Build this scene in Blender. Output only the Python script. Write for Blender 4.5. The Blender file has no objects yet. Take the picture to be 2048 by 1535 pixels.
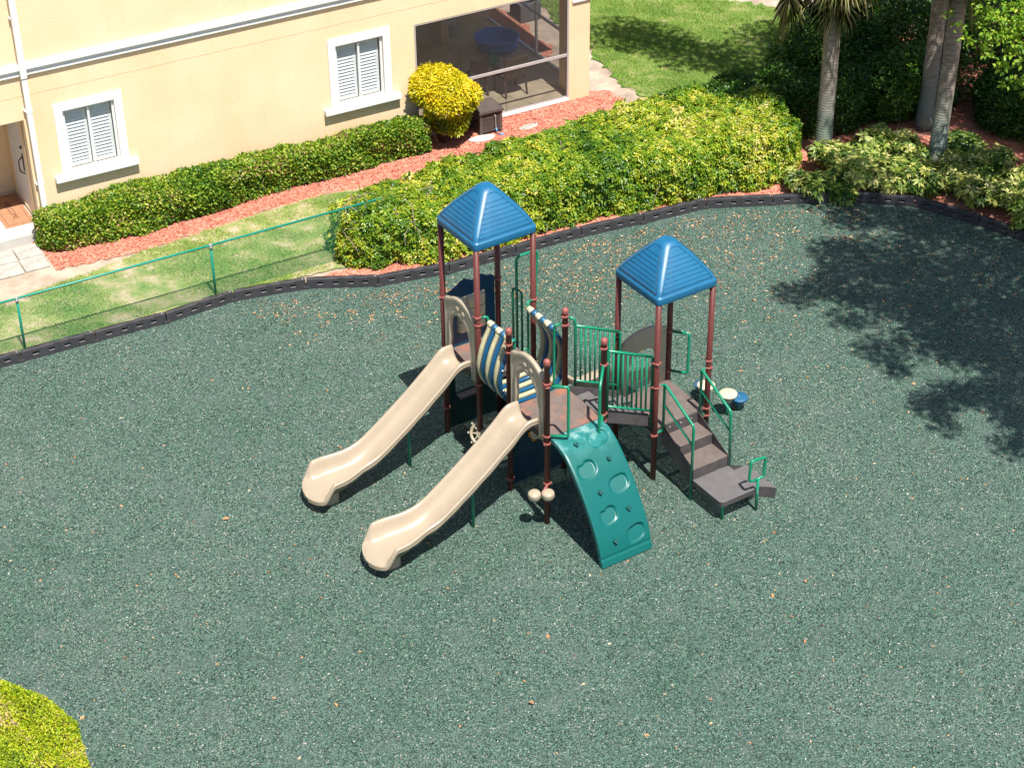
import bpy, math, random
import numpy as np
from mathutils import Vector, Matrix
R = math.radians
random.seed(7)
RNG = np.random.default_rng(11)
scene = bpy.context.scene
COL = scene.collection

# ------------------------------------------------------------------ helpers
class MB:
    """collects shapes that become ONE mesh object"""
    def __init__(s): s.v = []; s.f = []; s.sm = []
    def add(s, vs, fs, smooth=False):
        o = len(s.v); s.v += [tuple(v) for v in vs]
        for f in fs: s.f.append(tuple(i + o for i in f)); s.sm.append(smooth)
        return s
    def box(s, x0, x1, y0, y1, z0, z1):
        v = [(x, y, z) for z in (z0, z1) for y in (y0, y1) for x in (x0, x1)]
        return s.add(v, [(0, 2, 3, 1), (4, 5, 7, 6), (0, 1, 5, 4), (2, 6, 7, 3), (0, 4, 6, 2), (1, 3, 7, 5)])
    def hexa(s, c):      # eight corners: bottom loop then top loop
        return s.add(c, [(3, 2, 1, 0), (4, 5, 6, 7), (0, 1, 5, 4), (1, 2, 6, 5), (2, 3, 7, 6), (3, 0, 4, 7)])
    def bar(s, a, b, w, h, up=(0, 0, 1)):
        a = Vector(a); b = Vector(b); d = (b - a).normalized(); u = Vector(up)
        sx = d.cross(u)
        if sx.length < 1e-4: sx = d.cross(Vector((1, 0, 0)))
        sx.normalize(); uy = sx.cross(d)
        c = []
        for p in (a, b):
            c += [p - sx * w / 2 - uy * h / 2, p + sx * w / 2 - uy * h / 2, p + sx * w / 2 + uy * h / 2, p - sx * w / 2 + uy * h / 2]
        return s.hexa(c)
    def tube(s, path, r, n=10, closed=False, caps=True, rads=None):
        P = [Vector(p) for p in path]; m = len(P); o = len(s.v)
        T = []
        for i in range(m):
            if closed: t = P[(i + 1) % m] - P[i - 1]
            else: t = P[min(i + 1, m - 1)] - P[max(i - 1, 0)]
            T.append(t.normalized())
        up = Vector((0, 0, 1)) if abs(T[0].z) < .9 else Vector((1, 0, 0))
        nx = T[0].cross(up).normalized()
        vs = []
        for i in range(m):
            nx = (nx - T[i] * nx.dot(T[i])).normalized(); ny = T[i].cross(nx)
            rr = rads[i] if rads else r
            for k in range(n):
                a = 2 * math.pi * k / n
                vs.append(P[i] + nx * math.cos(a) * rr + ny * math.sin(a) * rr)
        fs = []
        for i in range(m if closed else m - 1):
            j = (i + 1) % m
            for k in range(n):
                l = (k + 1) % n
                fs.append((i * n + k, i * n + l, j * n + l, j * n + k))
        s.add(vs, fs, True)
        if caps and not closed:
            s.f.append(tuple(o + k for k in reversed(range(n)))); s.sm.append(False)
            s.f.append(tuple(o + (m - 1) * n + k for k in range(n))); s.sm.append(False)
        return s
    def lathe(s, prof, c=(0, 0, 0), axis=None, n=24, smooth=True):
        """prof: (radius, height) pairs about the axis"""
        c = Vector(c); ax = Vector(axis or (0, 0, 1)).normalized()
        q = ax.to_track_quat('Z', 'Y')
        vs = []
        for r, h in prof:
            for k in range(n):
                a = 2 * math.pi * k / n
                vs.append(c + q @ Vector((r * math.cos(a), r * math.sin(a), h)))
        fs = []
        for i in range(len(prof) - 1):
            for k in range(n):
                l = (k + 1) % n
                fs.append((i * n + k, i * n + l, (i + 1) * n + l, (i + 1) * n + k))
        o = len(s.v); s.add(vs, fs, smooth)
        s.f.append(tuple(o + k for k in reversed(range(n)))); s.sm.append(False)
        m = len(prof) - 1
        s.f.append(tuple(o + m * n + k for k in range(n))); s.sm.append(False)
        return s
    def prism(s, pts, d0, d1, fr):
        """outline pts (a,b) extruded from d0 to d1; fr(a,b,d)->xyz"""
        n = len(pts)
        vs = [fr(a, b, d0) for a, b in pts] + [fr(a, b, d1) for a, b in pts]
        fs = [tuple(reversed(range(n))), tuple(range(n, 2 * n))]
        for i in range(n):
            j = (i + 1) % n; fs.append((i, j, n + j, n + i))
        return s.add(vs, fs)
    def grid(s, rows, closed=False, smooth=True):
        m = len(rows); n = len(rows[0]); fs = []
        for i in range(m - 1):
            for k in range(n if closed else n - 1):
                l = (k + 1) % n
                fs.append((i * n + k, i * n + l, (i + 1) * n + l, (i + 1) * n + k))
        return s.add([p for r in rows for p in r], fs, smooth)
    def build(s, name, mat, parent=None, bevel=0, autosmooth=False, recalc=True):
        me = bpy.data.meshes.new(name)
        me.from_pydata(s.v, [], s.f); me.polygons.foreach_set('use_smooth', s.sm)
        if recalc:
            import bmesh
            bm = bmesh.new(); bm.from_mesh(me); bmesh.ops.recalc_face_normals(bm, faces=bm.faces); bm.to_mesh(me); bm.free()
        me.materials.append(mat); me.update()
        o = bpy.data.objects.new(name, me); COL.objects.link(o)
        if parent: o.parent = parent
        if bevel:
            b = o.modifiers.new('bevel', 'BEVEL'); b.width = bevel; b.segments = 2; b.limit_method = 'ANGLE'; b.angle_limit = R(40)
            b.harden_normals = False
        return o

def tag(o, label, cat, group=None, kind=None):
    if label: o['label'] = label
    if cat: o['category'] = cat
    if group: o['group'] = group
    if kind: o['kind'] = kind
    return o
def empty(name, loc, label, cat, group=None, rz=0):
    o = bpy.data.objects.new(name, None); COL.objects.link(o); o.location = loc; o.rotation_euler = (0, 0, rz)
    o.empty_display_size = .2
    return tag(o, label, cat, group)
def copy_tree(o, parent=None):
    c = o.copy(); COL.objects.link(c)
    if parent: c.parent = parent
    for ch in list(o.children): copy_tree(ch, c)
    return c
def rounded(path, rad, n=5):
    """round the inner corners of a polyline"""
    P = [Vector(p) for p in path]; out = [P[0]]
    for i in range(1, len(P) - 1):
        a = (P[i - 1] - P[i]); b = (P[i + 1] - P[i])
        r = min(rad, a.length * .48, b.length * .48)
        p0 = P[i] + a.normalized() * r; p1 = P[i] + b.normalized() * r
        for k in range(n + 1):
            t = k / n
            out.append((1 - t) ** 2 * p0 + 2 * t * (1 - t) * P[i] + t * t * p1)
    out.append(P[-1]); return out
def interp(x, xs, ys): return float(np.interp(x, xs, ys))
def smooth_interp(xs, ys):
    xs = np.array(xs, float); ys = np.array(ys, float); m = np.gradient(ys, xs)
    def f(x):
        i = int(np.clip(np.searchsorted(xs, x) - 1, 0, len(xs) - 2)); h = xs[i + 1] - xs[i]; t = (x - xs[i]) / h
        return float((2*t**3-3*t**2+1)*ys[i] + (t**3-2*t**2+t)*h*m[i] + (-2*t**3+3*t**2)*ys[i+1] + (t**3-t**2)*h*m[i+1])
    return f

# ------------------------------------------------------------------ materials
def new_mat(name):
    m = bpy.data.materials.new(name); m.use_nodes = True; nt = m.node_tree
    return m, nt, nt.nodes, nt.links, nt.nodes['Principled BSDF']
def N(nt, t, **kw):
    n = nt.nodes.new(t)
    for k, v in kw.items(): setattr(n, k, v)
    return n
def ramp(nt, stops, interp='LINEAR'):
    r = nt.nodes.new('ShaderNodeValToRGB'); e = r.color_ramp.elements; r.color_ramp.interpolation = interp
    e[0].position = stops[0][0]; e[0].color = (*stops[0][1], 1)
    e[1].position = stops[1][0]; e[1].color = (*stops[1][1], 1)
    for p, c in stops[2:]:
        x = e.new(p); x.color = (*c, 1)
    return r
def mixc(nt, blend='MIX'):
    n = nt.nodes.new('ShaderNodeMix'); n.data_type = 'RGBA'; n.blend_type = blend; return n
def objco(nt): return N(nt, 'ShaderNodeTexCoord').outputs['Object']
def noise(nt, co, scale, detail=4, rough=.55):
    n = N(nt, 'ShaderNodeTexNoise'); n.inputs['Scale'].default_value = scale; n.inputs['Detail'].default_value = detail
    n.inputs['Roughness'].default_value = rough; nt.links.new(co, n.inputs['Vector']); return n
def bump(nt, h, b, strength=.3, dist=.01):
    n = N(nt, 'ShaderNodeBump'); n.inputs['Strength'].default_value = strength; n.inputs['Distance'].default_value = dist
    nt.links.new(h, n.inputs['Height']); nt.links.new(n.outputs['Normal'], b.inputs['Normal']); return n
def simple(name, col, rough=.5, var=.12, scale=6, bumps=None, spec=.5, metallic=0, fine=None):
    """plain surface with slight unevenness in tone, roughness and relief"""
    m, nt, nd, ln, b = new_mat(name); co = objco(nt)
    n1 = noise(nt, co, scale, 5, .6)
    lo = tuple(c * (1 - var) for c in col); hi = tuple(min(1, c * (1 + var)) for c in col)
    r = ramp(nt, [(.3, lo), (.7, hi)]); ln.new(n1.outputs['Fac'], r.inputs['Fac'])
    out = r.outputs['Color']
    if fine:      # fine dirt specks: (scale, threshold, colour)
        n2 = noise(nt, co, fine[0], 6, .7); rr = ramp(nt, [(fine[1], (0, 0, 0)), (fine[1] + .1, (1, 1, 1))]); ln.new(n2.outputs['Fac'], rr.inputs['Fac'])
        mx = mixc(nt); ln.new(rr.outputs['Color'], mx.inputs['Factor']); ln.new(out, mx.inputs['A']); mx.inputs['B'].default_value = (*fine[2], 1)
        out = mx.outputs['Result']
    ln.new(out, b.inputs['Base Color'])
    mr = N(nt, 'ShaderNodeMapRange'); mr.inputs['To Min'].default_value = max(0, rough - .08); mr.inputs['To Max'].default_value = min(1, rough + .1)
    n3 = noise(nt, co, scale * 3, 3); ln.new(n3.outputs['Fac'], mr.inputs['Value']); ln.new(mr.outputs['Result'], b.inputs['Roughness'])
    b.inputs['Specular IOR Level'].default_value = spec; b.inputs['Metallic'].default_value = metallic
    if bumps:
        n4 = noise(nt, co, bumps[0], 5, .6); bump(nt, n4.outputs['Fac'], b, bumps[1], bumps[2])
    return m
def leafmat(name, stops, rough=.45, trans=.3, patch=None, spec=.4):
    m, nt, nd, ln, b = new_mat(name)
    a = N(nt, 'ShaderNodeAttribute', attribute_name='tint'); r = ramp(nt, stops); ln.new(a.outputs['Fac'], r.inputs['Fac'])
    out = r.outputs['Color']
    ln.new(out, b.inputs['Base Color']); b.inputs['Roughness'].default_value = rough; b.inputs['Specular IOR Level'].default_value = spec
    t = N(nt, 'ShaderNodeBsdfTranslucent'); ln.new(out, t.inputs['Color'])
    mx = N(nt, 'ShaderNodeMixShader'); mx.inputs['Fac'].default_value = trans
    ln.new(b.outputs[0], mx.inputs[1]); ln.new(t.outputs[0], mx.inputs[2]); ln.new(mx.outputs[0], nd['Material Output'].inputs['Surface'])
    return m

def rubber_mat():
    m, nt, nd, ln, b = new_mat('rubber_chips'); co = objco(nt)
    w = noise(nt, co, 25, 2); wm = N(nt, 'ShaderNodeVectorMath', operation='MULTIPLY_ADD'); ln.new(w.outputs['Color'], wm.inputs[0]); wm.inputs[1].default_value = (.03, .03, .03); ln.new(co, wm.inputs[2])
    st = N(nt, 'ShaderNodeMapping'); st.inputs['Scale'].default_value = (1, 1, .2); ln.new(wm.outputs[0], st.inputs['Vector'])
    v = N(nt, 'ShaderNodeTexVoronoi'); v.inputs['Scale'].default_value = 66; v.inputs['Randomness'].default_value = 1; ln.new(st.outputs[0], v.inputs['Vector'])
    sp = N(nt, 'ShaderNodeSeparateColor'); ln.new(v.outputs['Color'], sp.inputs[0])
    r = ramp(nt, [(0, (0.0060, 0.0130, 0.0140)), (.20, (.024, .050, .041)), (.45, (.062, .120, .092)), (.60, (.070, .155, .107)), (.74, (.122, .160, .145)), (.86, (.108, .215, .155)), (.965, (.19, .26, .22)), (.988, (.36, .30, .24)), (1, (.66, .62, .58))])
    ln.new(sp.outputs[0], r.inputs['Fac'])
    n1 = noise(nt, co, .32, 5, .62); r1 = ramp(nt, [(.28, (.78, .88, .83)), (.5, (1, 1, 1)), (.72, (1.18, 1.08, 1.09))]); ln.new(n1.outputs['Fac'], r1.inputs['Fac'])
    mx = mixc(nt, 'MULTIPLY'); mx.inputs['Factor'].default_value = 1; ln.new(r.outputs['Color'], mx.inputs['A']); ln.new(r1.outputs['Color'], mx.inputs['B'])
    # faded worn grey patches
    n2 = noise(nt, co, 1.7, 5, .65); r2 = ramp(nt, [(.50, (0, 0, 0)), (.75, (.5, .5, .5))]); ln.new(n2.outputs['Fac'], r2.inputs['Fac'])
    m2 = mixc(nt); ln.new(r2.outputs['Color'], m2.inputs['Factor']); ln.new(mx.outputs['Result'], m2.inputs['A']); m2.inputs['B'].default_value = (.115, .150, .140, 1)
    ln.new(m2.outputs['Result'], b.inputs['Base Color']); b.inputs['Roughness'].default_value = .75; b.inputs['Specular IOR Level'].default_value = .3
    ad = N(nt, 'ShaderNodeMath', operation='ADD'); ln.new(sp.outputs[1], ad.inputs[0]); ln.new(v.outputs['Distance'], ad.inputs[1])
    bump(nt, ad.outputs[0], b, .8, .016)
    return m

def mulch_mat(name, c0, c1, c2):
    m, nt, nd, ln, b = new_mat(name); co = objco(nt)
    w = noise(nt, co, 12, 2); wm = N(nt, 'ShaderNodeVectorMath', operation='MULTIPLY_ADD'); ln.new(w.outputs['Color'], wm.inputs[0]); wm.inputs[1].default_value = (.10, .10, .1); ln.new(co, wm.inputs[2])
    v = N(nt, 'ShaderNodeTexVoronoi'); v.inputs['Scale'].default_value = 34; ln.new(wm.outputs[0], v.inputs['Vector'])
    sp = N(nt, 'ShaderNodeSeparateColor'); ln.new(v.outputs['Color'], sp.inputs[0])
    r = ramp(nt, [(0, c0), (.35, c1), (.8, c2), (1, tuple(min(1, c * 1.35 + .03) for c in c2))]); ln.new(sp.outputs[0], r.inputs['Fac'])
    n2 = noise(nt, co, 1.3, 6, .68); r2 = ramp(nt, [(.52, (0, 0, 0)), (.70, (.8, .8, .8))]); ln.new(n2.outputs['Fac'], r2.inputs['Fac'])
    m2 = mixc(nt); ln.new(r2.outputs['Color'], m2.inputs['Factor']); ln.new(r.outputs['Color'], m2.inputs['A']); m2.inputs['B'].default_value = (.40, .27, .20, 1)
    ln.new(m2.outputs['Result'], b.inputs['Base Color']); b.inputs['Roughness'].default_value = .85; b.inputs['Specular IOR Level'].default_value = .2
    bump(nt, sp.outputs[1], b, .8, .02)
    return m

def lawn_mat(name='lawn', sh=0.0, g0=(.13, .22, .04), g1=(.23, .29, .08)):
    m, nt, nd, ln, b = new_mat(name); co = objco(nt)
    n1 = noise(nt, co, 2.6, 8, .74); r1 = ramp(nt, [(.34 + sh, g0), (.43 + sh, g1), (.51 + sh, (.40, .38, .18)), (.59 + sh, (.58, .47, .34))]); ln.new(n1.outputs['Fac'], r1.inputs['Fac'])
    n2 = noise(nt, co, 55, 3, .7); r2 = ramp(nt, [(.3, (.45, .5, .4)), (.7, (1.4, 1.35, 1.4))]); ln.new(n2.outputs['Fac'], r2.inputs['Fac'])
    mx = mixc(nt, 'MULTIPLY'); mx.inputs['Factor'].default_value = 1; ln.new(r1.outputs['Color'], mx.inputs['A']); ln.new(r2.outputs['Color'], mx.inputs['B'])
    ln.new(mx.outputs['Result'], b.inputs['Base Color']); b.inputs['Roughness'].default_value = .9; b.inputs['Specular IOR Level'].default_value = .15
    bump(nt, n2.outputs['Fac'], b, .9, .03)
    return m

def stucco_mat():
    m, nt, nd, ln, b = new_mat('cream_stucco'); co = objco(nt)
    n1 = noise(nt, co, .8, 6, .6); r1 = ramp(nt, [(.3, (.79, .58, .36)), (.5, (.83, .625, .405)), (.72, (.86, .67, .455))]); ln.new(n1.outputs['Fac'], r1.inputs['Fac'])
    # thin settling line one storey up, slightly wavy
    sp = N(nt, 'ShaderNodeSeparateXYZ'); ln.new(co, sp.inputs[0])
    n3 = noise(nt, co, 2.5, 3); wob = N(nt, 'ShaderNodeMath', operation='MULTIPLY_ADD'); ln.new(n3.outputs['Fac'], wob.inputs[0]); wob.inputs[1].default_value = .03; ln.new(sp.outputs['Z'], wob.inputs[2])
    df = N(nt, 'ShaderNodeMath', operation='SUBTRACT'); ln.new(wob.outputs[0], df.inputs[0]); df.inputs[1].default_value = 3.045
    ab = N(nt, 'ShaderNodeMath', operation='ABSOLUTE'); ln.new(df.outputs[0], ab.inputs[0])
    lt = N(nt, 'ShaderNodeMath', operation='LESS_THAN'); ln.new(ab.outputs[0], lt.inputs[0]); lt.inputs[1].default_value = .007
    mk = N(nt, 'ShaderNodeMath', operation='MULTIPLY'); ln.new(lt.outputs[0], mk.inputs[0]); mk.inputs[1].default_value = .55
    mx = mixc(nt); ln.new(mk.outputs[0], mx.inputs['Factor']); ln.new(r1.outputs['Color'], mx.inputs['A']); mx.inputs['B'].default_value = (.42, .24, .10, 1)
    # faint rain streaks
    ms = N(nt, 'ShaderNodeMapping'); ms.inputs['Scale'].default_value = (5, 5, .35); ln.new(co, ms.inputs['Vector'])
    n4 = noise(nt, ms.outputs[0], 1.5, 5, .6); r4 = ramp(nt, [(.52, (1, 1, 1)), (.8, (.965, .95, .925))]); ln.new(n4.outputs['Fac'], r4.inputs['Fac'])
    m2 = mixc(nt, 'MULTIPLY'); m2.inputs['Factor'].default_value = 1; ln.new(mx.outputs['Result'], m2.inputs['A']); ln.new(r4.outputs['Color'], m2.inputs['B'])
    ln.new(m2.outputs['Result'], b.inputs['Base Color']); b.inputs['Roughness'].default_value = .9; b.inputs['Specular IOR Level'].default_value = .2
    n2 = noise(nt, co, 26, 5, .6); bump(nt, n2.outputs['Fac'], b, .38, .016)
    return m

def perforated(name, c_lo, c_hi, pitch, rad, worn=None, rough=.6, axes='XY', wscale=1.8, wlo=.5):
    """coated steel sheet with real see-through holes, worn patches"""
    m, nt, nd, ln, b = new_mat(name); co = objco(nt)
    sp = N(nt, 'ShaderNodeSeparateXYZ'); ln.new(co, sp.inputs[0])
    ds = []
    for a in axes:
        d = N(nt, 'ShaderNodeMath', operation='DIVIDE'); ln.new(sp.outputs[a], d.inputs[0]); d.inputs[1].default_value = pitch
        f = N(nt, 'ShaderNodeMath', operation='FRACT'); ln.new(d.outputs[0], f.inputs[0])
        s = N(nt, 'ShaderNodeMath', operation='SUBTRACT'); ln.new(f.outputs[0], s.inputs[0]); s.inputs[1].default_value = .5
        p = N(nt, 'ShaderNodeMath', operation='POWER'); ln.new(s.outputs[0], p.inputs[0]); p.inputs[1].default_value = 2
        ds.append(p)
    su = N(nt, 'ShaderNodeMath', operation='ADD'); ln.new(ds[0].outputs[0], su.inputs[0]); ln.new(ds[1].outputs[0], su.inputs[1])
    hole = N(nt, 'ShaderNodeMath', operation='LESS_THAN'); ln.new(su.outputs[0], hole.inputs[0]); hole.inputs[1].default_value = rad * rad
    n1 = noise(nt, co, 5, 5, .6); r = ramp(nt, [(.3, c_lo), (.7, c_hi)]); ln.new(n1.outputs['Fac'], r.inputs['Fac']); out = r.outputs['Color']
    if worn:
        n2 = noise(nt, co, wscale, 7, .72); r2 = ramp(nt, [(wlo, (0, 0, 0)), (wlo + .22, (.85, .85, .85))]); ln.new(n2.outputs['Fac'], r2.inputs['Fac'])
        mx = mixc(nt); ln.new(r2.outputs['Color'], mx.inputs['Factor']); ln.new(out, mx.inputs['A']); mx.inputs['B'].default_value = (*worn, 1); out = mx.outputs['Result']
    ln.new(out, b.inputs['Base Color']); b.inputs['Roughness'].default_value = rough; b.inputs['Specular IOR Level'].default_value = .35
    t = N(nt, 'ShaderNodeBsdfTransparent'); ms = N(nt, 'ShaderNodeMixShader')
    ln.new(hole.outputs[0], ms.inputs['Fac']); ln.new(b.outputs[0], ms.inputs[1]); ln.new(t.outputs[0], ms.inputs[2]); ln.new(ms.outputs[0], nd['Material Output'].inputs['Surface'])
    bump(nt, noise(nt, co, 60, 3).outputs['Fac'], b, .25, .004)
    return m

def screen_mat(name, col, amount):
    m, nt, nd, ln, b = new_mat(name); b.inputs['Base Color'].default_value = (*col, 1); b.inputs['Roughness'].default_value = .8
    t = N(nt, 'ShaderNodeBsdfTransparent'); mx = N(nt, 'ShaderNodeMixShader'); mx.inputs['Fac'].default_value = amount
    ln.new(t.outputs[0], mx.inputs[1]); ln.new(b.outputs[0], mx.inputs[2]); ln.new(mx.outputs[0], nd['Material Output'].inputs['Surface']); return m
def glass_mat():
    m, nt, nd, ln, b = new_mat('window_glass')
    t = N(nt, 'ShaderNodeBsdfTransparent'); t.inputs['Color'].default_value = (.93, .96, .96, 1)
    g = N(nt, 'ShaderNodeBsdfGlossy'); g.inputs['Roughness'].default_value = .02
    mx = N(nt, 'ShaderNodeMixShader'); mx.inputs['Fac'].default_value = .07; ln.new(t.outputs[0], mx.inputs[1]); ln.new(g.outputs[0], mx.inputs[2])
    ln.new(mx.outputs[0], nd['Material Output'].inputs['Surface']); return m

def roof_mat():
    m, nt, nd, ln, b = new_mat('blue_moulded_plastic'); co = objco(nt)
    n1 = noise(nt, co, 3, 5, .65); r = ramp(nt, [(.3, (.006, .105, .225)), (.7, (.010, .135, .275))]); ln.new(n1.outputs['Fac'], r.inputs['Fac'])
    n2 = noise(nt, co, 90, 4, .7); r2 = ramp(nt, [(.62, (0, 0, 0)), (.75, (.3, .3, .3))]); ln.new(n2.outputs['Fac'], r2.inputs['Fac'])
    mx = mixc(nt); ln.new(r2.outputs['Color'], mx.inputs['Factor']); ln.new(r.outputs['Color'], mx.inputs['A']); mx.inputs['B'].default_value = (.12, .24, .34, 1)
    ln.new(mx.outputs['Result'], b.inputs['Base Color']); b.inputs['Roughness'].default_value = .42; b.inputs['Specular IOR Level'].default_value = .6
    bump(nt, n2.outputs['Fac'], b, .12, .004)
    return m
def climber_mat():
    m, nt, nd, ln, b = new_mat('teal_moulded_plastic'); co = objco(nt)
    sp = N(nt, 'ShaderNodeSeparateXYZ'); ln.new(co, sp.inputs[0])
    n1 = noise(nt, co, 4.5, 6, .66)
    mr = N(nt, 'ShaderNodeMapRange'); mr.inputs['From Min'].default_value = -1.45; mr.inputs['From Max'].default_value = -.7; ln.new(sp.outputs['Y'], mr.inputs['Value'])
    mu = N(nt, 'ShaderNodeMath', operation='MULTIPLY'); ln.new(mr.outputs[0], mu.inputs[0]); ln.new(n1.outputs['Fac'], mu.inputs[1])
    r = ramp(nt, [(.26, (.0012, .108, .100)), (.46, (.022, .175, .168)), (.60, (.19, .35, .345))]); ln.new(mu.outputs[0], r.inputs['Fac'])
    ln.new(r.outputs['Color'], b.inputs['Base Color']); b.inputs['Roughness'].default_value = .36; b.inputs['Specular IOR Level'].default_value = .5
    bump(nt, noise(nt, co, 120, 3).outputs['Fac'], b, .08, .003); return m
def palm_mat():
    m, nt, nd, ln, b = new_mat('palm_trunk'); co = objco(nt)
    ms = N(nt, 'ShaderNodeMapping'); ms.inputs['Scale'].default_value = (1, 1, 7); ln.new(co, ms.inputs['Vector'])
    n1 = noise(nt, ms.outputs[0], 5, 6, .7); r = ramp(nt, [(.3, (.13, .105, .085)), (.5, (.25, .205, .17)), (.7, (.40, .34, .28))]); ln.new(n1.outputs['Fac'], r.inputs['Fac'])
    sp = N(nt, 'ShaderNodeSeparateXYZ'); ln.new(co, sp.inputs[0])
    n2 = noise(nt, co, 3, 4, .6); ad = N(nt, 'ShaderNodeMath', operation='MULTIPLY_ADD'); ln.new(n2.outputs['Fac'], ad.inputs[0]); ad.inputs[1].default_value = 1.1; ln.new(sp.outputs['Z'], ad.inputs[2])
    r2 = ramp(nt, [(.30, (1, 1, 1)), (.62, (0, 0, 0))]); mr = N(nt, 'ShaderNodeMapRange'); mr.inputs['From Max'].default_value = 3.6; ln.new(ad.outputs[0], mr.inputs['Value']); ln.new(mr.outputs[0], r2.inputs['Fac'])
    mx = mixc(nt); ln.new(r2.outputs['Color'], mx.inputs['Factor']); ln.new(r.outputs['Color'], mx.inputs['A']); mx.inputs['B'].default_value = (.20, .25, .205, 1)
    ln.new(mx.outputs['Result'], b.inputs['Base Color']); b.inputs['Roughness'].default_value = .85
    wv = N(nt, 'ShaderNodeTexWave', wave_type='BANDS', bands_direction='Z'); wv.inputs['Scale'].default_value = 5.5; wv.inputs['Distortion'].default_value = 3; wv.inputs['Detail'].default_value = 3; ln.new(co, wv.inputs['Vector'])
    a2 = N(nt, 'ShaderNodeMath', operation='ADD'); ln.new(wv.outputs['Fac'], a2.inputs[0]); ln.new(n1.outputs['Fac'], a2.inputs[1])
    bump(nt, a2.outputs[0], b, .3, .012); return m

MT = {}
MT['rubber'] = rubber_mat()
MT['mulch'] = mulch_mat('red_mulch', (.31, .085, .050), (.48, .165, .108), (.60, .255, .18))
MT['lawn'] = lawn_mat('lawn', .012, (.16, .27, .065), (.27, .34, .11)); MT['lawn_far'] = lawn_mat('far_lawn', .09, (.09, .20, .03), (.16, .27, .05)); MT['stucco'] = stucco_mat()
MT['sand'] = simple('sandy_soil', (.42, .33, .26), .9, .35, 2.2, (30, .6, .02), .2, fine=(14, .6, (.22, .17, .11)))
MT['white'] = simple('white_trim_paint', (.80, .80, .80), .5, .04, 3, (40, .1, .004), .4)
MT['louver'] = simple('white_shutter', (.74, .75, .76), .45, .04, 4)
MT['post'] = simple('maroon_powder_coat', (.115, .029, .0245), .42, .10, 5, (150, .06, .002), .4, fine=(40, .66, (.16, .06, .05)))
MT['collar'] = simple('pink_faded_clamp', (.29, .085, .072), .45, .12, 20, None, .5)
MT['green'] = simple('green_powder_coat', (.004, .215, .115), .3, .10, 5, (150, .05, .002), .6)
MT['tan'] = simple('tan_moulded_plastic', (.385, .312, .228), .27, .05, 3, (60, .06, .003), .55, fine=(22, .68, (.36, .27, .19)))
MT['taupe'] = simple('taupe_moulded_plastic', (.40, .335, .245), .30, .06, 3, (60, .05, .003), .55)
MT['cream'] = simple('cream_plastic', (.60, .52, .36), .4, .06, 6, None, .5)
MT['slatcream'] = simple('yellowed_cream_plastic', (.44, .41, .25), .35, .08, 5, None, .5)
MT['blue'] = roof_mat(); MT['darkblue'] = simple('deep_blue_plastic', (.004, .050, .115), .35, .12, 6, (80, .08, .003), .5)
MT['darkteal'] = simple('deep_teal_blue_plastic', (.006, .075, .17), .3, .1, 6, None, .5)
MT['midblue'] = simple('blue_plastic', (.022, .115, .225), .38, .1, 6, None, .5)
MT['climber'] = climber_mat()
MT['hold'] = simple('dark_teal_plastic', (.002, .075, .070), .22, .1, 9, None, .6)
MT['deck'] = perforated('brown_coated_deck', (.15, .112, .10), (.20, .152, .135), .026, .17, (.42, .15, .085), .62, wscale=2.0, wlo=.50)
MT['tread'] = perforated('brown_coated_tread', (.13, .10, .088), (.18, .14, .122), .026, .18, (.24, .135, .09), .62, wscale=2.3, wlo=.58)
MT['step'] = perforated('grey_coated_step', (.12, .11, .112), (.16, .15, .15), .026, .17, None, .55)
MT['skirt'] = simple('charcoal_coated_steel', (.075, .066, .068), .5, .22, 6, (80, .1, .003), .4, fine=(26, .62, (.13, .12, .12)))
MT['panelgreen'] = perforated('dark_green_perforated_panel', (.004, .022, .024), (.008, .035, .034), .036, .24, None, .5, 'XZ')
MT['panelblue'] = perforated('dark_blue_perforated_panel', (.005, .028, .050), (.009, .040, .066), .036, .24, None, .5, 'XZ')
MT['timber'] = simple('charcoal_recycled_plastic', (.052, .050, .056), .42, .14, 4, (50, .12, .004), .4, fine=(16, .64, (.085, .08, .082)))
MT['slot'] = simple('pale_slot_ledge', (.17, .165, .165), .8, .2, 12)  # slot floor set paler than the charcoal timber body
MT['fence'] = simple('teal_green_vinyl_coat', (.008, .23, .16), .35, .12, 8, None, .5)
MT['galv'] = simple('galvanised_steel', (.45, .46, .46), .4, .15, 20, None, .5, .6)
MT['steel'] = simple('bolt_steel', (.62, .60, .58), .3, .1, 20, None, .5, .8)
MT['concrete'] = simple('pale_concrete', (.50, .485, .45), .85, .12, 3, (40, .3, .006), .25, fine=(9, .6, (.45, .42, .38)))
MT['paver'] = simple('weathered_paver', (.38, .365, .33), .88, .2, 4, (40, .4, .006), .2, fine=(7, .6, (.33, .32, .29)))
MT['tile'] = simple('beige_porch_tile', (.60, .50, .35), .6, .22, 3, (10, .1, .004), .35)
MT['mat'] = simple('coir_doormat', (.40, .205, .115), .95, .15, 30, (160, .6, .006), .1)
MT['matink'] = simple('doormat_print', (.13, .058, .038), .95, .15, 30)
MT['brownplastic'] = simple('brown_resin', (.098, .078, .072), .5, .16, 5, (70, .2, .004), .4)
MT['black'] = simple('black_iron', (.015, .014, .014), .4, .2, 10)
MT['wicker'] = simple('brown_wicker', (.13, .095, .075), .7, .3, 50, (90, .7, .01), .3)
MT['pool'] = simple('blue_pool_plastic', (.02, .24, .75), .35, .1, 5)
MT['towel'] = simple('green_towel', (.06, .36, .20), .9, .15, 8)
MT['bark'] = simple('brown_bark', (.135, .10, .075), .9, .35, 9, (30, .7, .015), .2)
MT['twig'] = simple('grey_twig', (.27, .21, .155), .85, .3, 9)
MT['screen'] = screen_mat('insect_screen', (.035, .033, .033), .46)
MT['alu'] = simple('bronze_grey_aluminium', (.42, .38, .37), .45, .06, 5, None, .5)
MT['glass'] = glass_mat(); MT['palm'] = palm_mat()
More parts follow.
